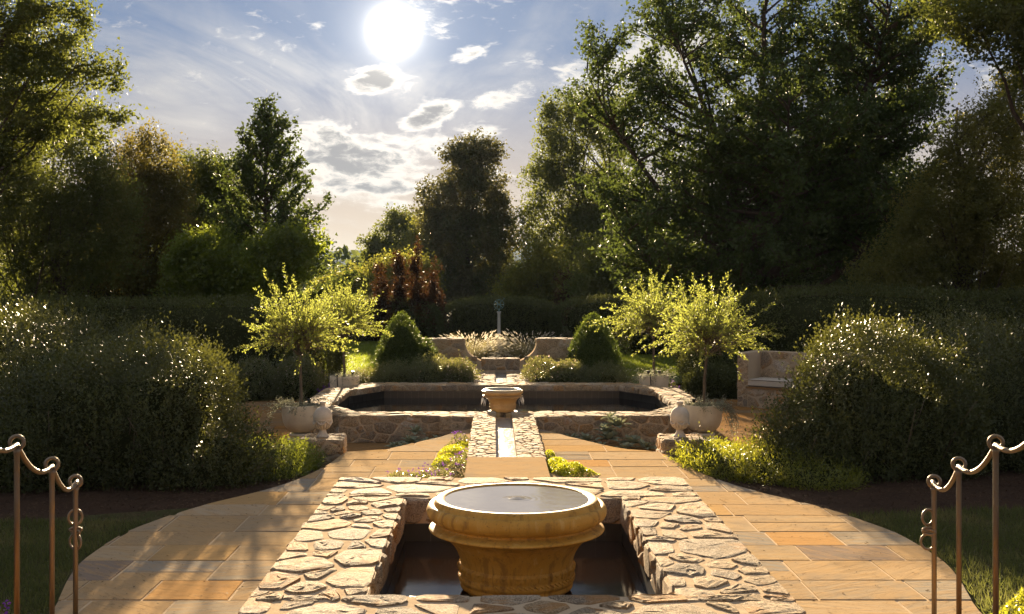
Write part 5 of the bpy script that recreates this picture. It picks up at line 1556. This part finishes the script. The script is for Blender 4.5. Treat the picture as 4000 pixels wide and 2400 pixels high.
# middle
mg = at(1835, 1500, 76)
lobed_tree('magnolia_tree', 'dense dark magnolia behind the armillary column', (mg[0], 76, -2.5), lobes_px([(1830, 1000, 195, 190), (1820, 800, 165, 170), (1850, 620, 95, 70), (1900, 600, 60, 55), (1700, 880, 60, 110), (1960, 900, 70, 130), (1790, 600, 60, 45), (1750, 1120, 120, 90), (1920, 1120, 110, 90)], 76), .30, .20, L_MAG, 311, 1700, 26, .45, .9, .20, limb=.03)
lobed_tree('oak_tree', 'small dark oak on the skyline left of the magnolia', at(1500, 1120, 88)[:2] + (-3.5,), lobes_px([(1480, 950, 60, 50), (1560, 880, 55, 55), (1530, 1010, 90, 70), (1600, 960, 60, 60), (1450, 1010, 45, 35)], 88), .26, .20, L_OAK, 312, 420, 24, .6, 1.0, .22, limb=.09)
lobed_tree('yellow_tree', 'yellow green tree between the small oak and the magnolia', at(1640, 1120, 82)[:2] + (-3.2,), lobes_px([(1650, 950, 60, 110), (1620, 1060, 120, 90), (1690, 1040, 70, 100)], 82), .2, .18, L_YEL, 313, 420, 24, .6, 1.0, .22, limb=.06)
lobed_tree('tulip_tree', 'tall open tree with bare upright stems right of the magnolia', (at(2290, 1076, 68)[0], 68, -2.0), lobes_px([(2200, 560, 110, 150), (2290, 440, 75, 90), (2380, 520, 80, 170), (2120, 700, 80, 90), (2300, 760, 150, 130), (2100, 900, 80, 110), (2240, 940, 150, 110), (2400, 880, 110, 170), (2160, 430, 45, 60)], 68), .30, .15, L_OAK, 314, 1150, 28, .6, .9, .19, limb=.08, stems=3)
lobed_tree('yellow_tree', 'yellow green tree in the gap right of the magnolia', at(2090, 1120, 60)[:2] + (-1.5,), lobes_px([(2080, 1090, 100, 110), (2150, 1010, 60, 70), (2060, 1150, 120, 80), (2190, 1120, 70, 90)], 60), .14, .13, L_YEL, 315, 460, 28, .6, .8, .16, limb=.04)
lobed_tree('yellow_tree', 'yellow green small trees behind the left copper beeches', at(1600, 1120, 58)[:2] + (-1.0,), lobes_px([(1580, 1080, 150, 90), (1450, 1120, 130, 80), (1320, 1130, 110, 60)], 58), .14, .13, L_YEL, 316, 460, 28, .6, .8, .16, limb=.03)
lobed_tree('oak_tree', 'dark leafy tree behind the right copper beeches', at(2420, 1120, 55)[:2] + (-.8,), lobes_px([(2420, 1050, 160, 150), (2560, 1000, 150, 200), (2330, 1130, 120, 90)], 55), .2, .12, L_OAK, 317, 700, 30, .6, .8, .16, limb=.04)
# right
gr = at(2950, 1500, 31.5)
branchy_tree('ginkgo_tree', 'huge dark ginkgo filling the right of the sky', (gr[0], gr[1], -.3), 12.0, .25, lambda u: 3.7 * (1 - .60 * u), 340, .098, L_GINKGO, 321, (-8, 45), .33, .90, 74, .12, h0=.10, squash=.7,
             leaders=[(.22, 3.0, .75, 8.0), (.25, .3, .7, 9.0), (.34, .15, .8, 9.0), (.40, -.1, .62, 8.0), (.33, 2.7, 1.05, 7.5), (.30, .1, .45, 7.0), (.38, .8, 1.0, 8.0), (.18, 3.3, .35, 5.5), (.16, -.3, .30, 5.5), (.28, -1.4, .7, 5.0), (.45, 3.4, .9, 6.0)], lean=(.3, 0))
lobed_tree('evergreen_tree', 'olive green evergreen at the far right edge', at(3800, 1500, 27), lobes_px([(3850, 640, 200, 260), (3700, 830, 200, 160), (3900, 950, 250, 230), (3600, 1000, 170, 150), (3950, 420, 120, 150), (3480, 1100, 150, 110)], 27), .20, .075, L_EVER, 322, 1500, 38, .40, .55, .10, limb=.03)
lobed_tree('oak_tree', 'overhanging leafy boughs in the top right corner', (13.0, 21, -.3), [((9.2, 20, 6.6), (.9, 1, .5)), ((8.2, 20, 6.9), (.7, 1, .35)), ((10.0, 20, 6.0), (.8, 1, .5)), ((9.9, 20, 7.2), (1.2, 1, .6)), ((10.8, 20, 5.6), (.8, 1, .7))], .25, .075, L_OAK, 323, 420, 36, .6, .55, .10, limb=.03, trunk_top=5)
lobed_tree('oak_tree', 'dark understorey tree behind the huge ginkgo', at(3200, 1500, 40)[:2] + (-.3,), lobes_px([(3150, 950, 350, 230), (3450, 850, 260, 260), (2850, 1000, 250, 180), (3300, 650, 220, 200)], 40), .2, .10, L_GINKGO, 324, 1100, 34, .7, .7, .15, limb=.03)
lobed_tree('oak_tree', 'dark background tree behind the left hedge', at(300, 1500, 42)[:2] + (-.3,), lobes_px([(150, 980, 330, 220), (560, 1080, 300, 160), (900, 1130, 250, 110)], 42), .2, .11, L_DARK, 325, 800, 34, .7, .7, .16, limb=.03)

# woodland of the valley: one far mass
r = np.random.default_rng(77); C = []; cr = []
for i in range(150):
    D = r.uniform(120, 520); x = r.uniform(-.30, .22) * D; R = r.uniform(2.6, 5.5); zc = float(ground_z(np.array(x), np.array(D))) + r.uniform(5.0, 8.5) + (D - 120) * .013
    k = 330; d = rdir(r, k); d[:, 2] = np.abs(d[:, 2]) * 1.0 - .25; rad = r.uniform(.75, 1.0, k)[:, None] * (1 + .18 * lump(d * 3 + i, 1.5, i))[:, None]
    C.append(np.array((x, D, zc)) + d * np.array((R, R, R * 1.15)) * rad)
C = np.concatenate(C); n = len(C)
wl = quads_obj('woodland', leaves(C, rdir(r, n), rdir(r, n) + np.array((0, 0, .3)), .95 * r.uniform(.6, 1.3, n), .7), L_FAR)
tag(wl, 'hazy green woodland filling the valley beyond the garden', 'woodland', kind='stuff')

# ------------------------------------------------------------------ turf and loose plants by the steps
def blades(name, label, poly, n, h, mat, seed, z, wd=.004, skip=None):
    r = np.random.default_rng(seed); P = np.array(poly); lo, hi_ = P.min(0), P.max(0)
    q = r.uniform(lo, hi_, (n * 2, 2)); q = q[[inside(poly, a, b) for a, b in q]][:n]
    if skip is not None: q = q[[not skip(a, b) for a, b in q]]
    m = len(q); base = np.concatenate([q, np.full((m, 1), z)], 1); d = unit(r.normal(size=(m, 3)) * .45 + np.array((0, 0, 1))); hh = h * r.uniform(.5, 1.25, m)[:, None]
    s = unit(np.cross(d, rdir(r, m))) * wd; bend = r.normal(size=(m, 3)) * .25 * hh
    T = np.stack([base - s, base + s, base + d * hh + bend * .5], 1)
    return tag(quads_obj(name, T, mat, None, k=3), label, 'grass', kind='stuff')


TURFL = [(-7.5, 5.2), (-2.7, 5.2), (-2.9, 11.0), (-4.5, 10.4), (-7.5, 10.6)]
TURFR = [(3.0, 5.2), (7.5, 5.2), (7.5, 11.0), (4.6, 10.9), (3.2, 10.6)]
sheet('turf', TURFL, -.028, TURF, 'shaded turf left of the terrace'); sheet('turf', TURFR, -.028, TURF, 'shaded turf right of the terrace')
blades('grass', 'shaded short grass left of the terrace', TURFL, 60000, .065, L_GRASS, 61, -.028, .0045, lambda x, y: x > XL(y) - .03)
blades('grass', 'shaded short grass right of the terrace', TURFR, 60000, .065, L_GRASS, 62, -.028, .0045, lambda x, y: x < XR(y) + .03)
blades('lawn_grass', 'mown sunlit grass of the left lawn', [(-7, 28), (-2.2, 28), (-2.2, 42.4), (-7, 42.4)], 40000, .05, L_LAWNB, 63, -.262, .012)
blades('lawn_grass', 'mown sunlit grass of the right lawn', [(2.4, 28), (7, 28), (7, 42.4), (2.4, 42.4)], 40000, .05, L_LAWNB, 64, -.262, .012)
mat_plant('flowering_groundcover', 'sunlit yellow green plant with purple flowers behind the right handrail', [(3.55, 7.15, .35, .35, .24), (3.95, 7.35, .40, .35, .30), (3.35, 6.9, .2, .3, .16)], 5200, .035, L_GOLDBOX, 71, flowers=(L_PURF, 12, .022, lambda C: C[:, 2] > .12), asp=.45)
mat_plant('flowering_groundcover', 'small purple-flowered plant at the foot of the left handrail', [(-2.98, 6.9, .12, .15, .14), (-3.05, 7.0, .1, .12, .17)], 500, .030, L_ABEL, 72, flowers=(L_PURF, 7, .024, lambda C: C[:, 2] > .10), asp=.45)
# mulch chips round the shrubs
r = np.random.default_rng(9); n = 9000
q = np.concatenate([np.stack([r.uniform(-7.5, -2.2, n), r.uniform(9.9, 12.8, n), np.full(n, -.028)], 1), np.stack([r.uniform(2.6, 7.8, n), r.uniform(10.2, 12.8, n), np.full(n, -.028)], 1)])
q = q[[(x < XL(y) - .02 or x > XR(y) + .02) for x, y, _ in q]]; n = len(q); q[:, 2] += r.uniform(0, .012, n)
mch = quads_obj('mulch', leaves(q, unit(rdir(r, n) * (1, 1, .25)), unit(rdir(r, n) + np.array((0, 0, 2.0))), .034 * r.uniform(.5, 1.5, n), .010), leaf_mat('bark_chip', [(.05, .03, .018), (.085, .052, .032), (.13, .085, .055)], (.1, .06, .03), .1, .9, .1))
tag(mch, 'brown bark mulch under the boxwoods', 'mulch', kind='stuff')

r = np.random.default_rng(15); n = 900
q = np.stack([r.uniform(-3.2, 3.5, n), r.uniform(6.4, 14.2, n), np.full(n, .006)], 1)
q = q[[(XL(y) < x < XR(y)) and not (BX0 - .05 < x < BX1 + .05 and y < BY1 + .05) and abs(x - A) > .5 for x, y, _ in q]]; n = len(q)
lit_ = quads_obj('fallen_leaves', leaves(q, unit(rdir(r, n) * (1, 1, .15)), unit(rdir(r, n) * .35 + np.array((0, 0, 1.0))), .030 * r.uniform(.4, 1.3, n), .012), leaf_mat('dry_leaf', [(.10, .06, .025), (.17, .11, .05), (.07, .06, .03)], (.2, .12, .04), .2, .8, .2))
tag(lit_, 'scattered dry leaf bits on the terrace paving', 'leaf litter', kind='stuff')

# ------------------------------------------------------------------ air
v = []; f = []; box(v, f, -3300, 3300, -120, 3300, -13.0, 92)
def _air(t): return t.n('VolumePrincipled', i={'Color': (.62, .78, 1.0), 'Density': 1.0e-4, 'Anisotropy': 0.0})
hzm = bpy.data.materials.new('air'); hzm.use_nodes = True; hzm.node_tree.nodes.clear(); t_ = NT(hzm.node_tree)
hzm.node_tree.links.new(_air(t_).outputs[0], t_.n('OutputMaterial').inputs['Volume'])
tag(mesh_obj('haze', v, f, hzm), 'thin blue summer haze over the valley', 'haze', kind='stuff')
SC.cycles.volume_bounces = 0
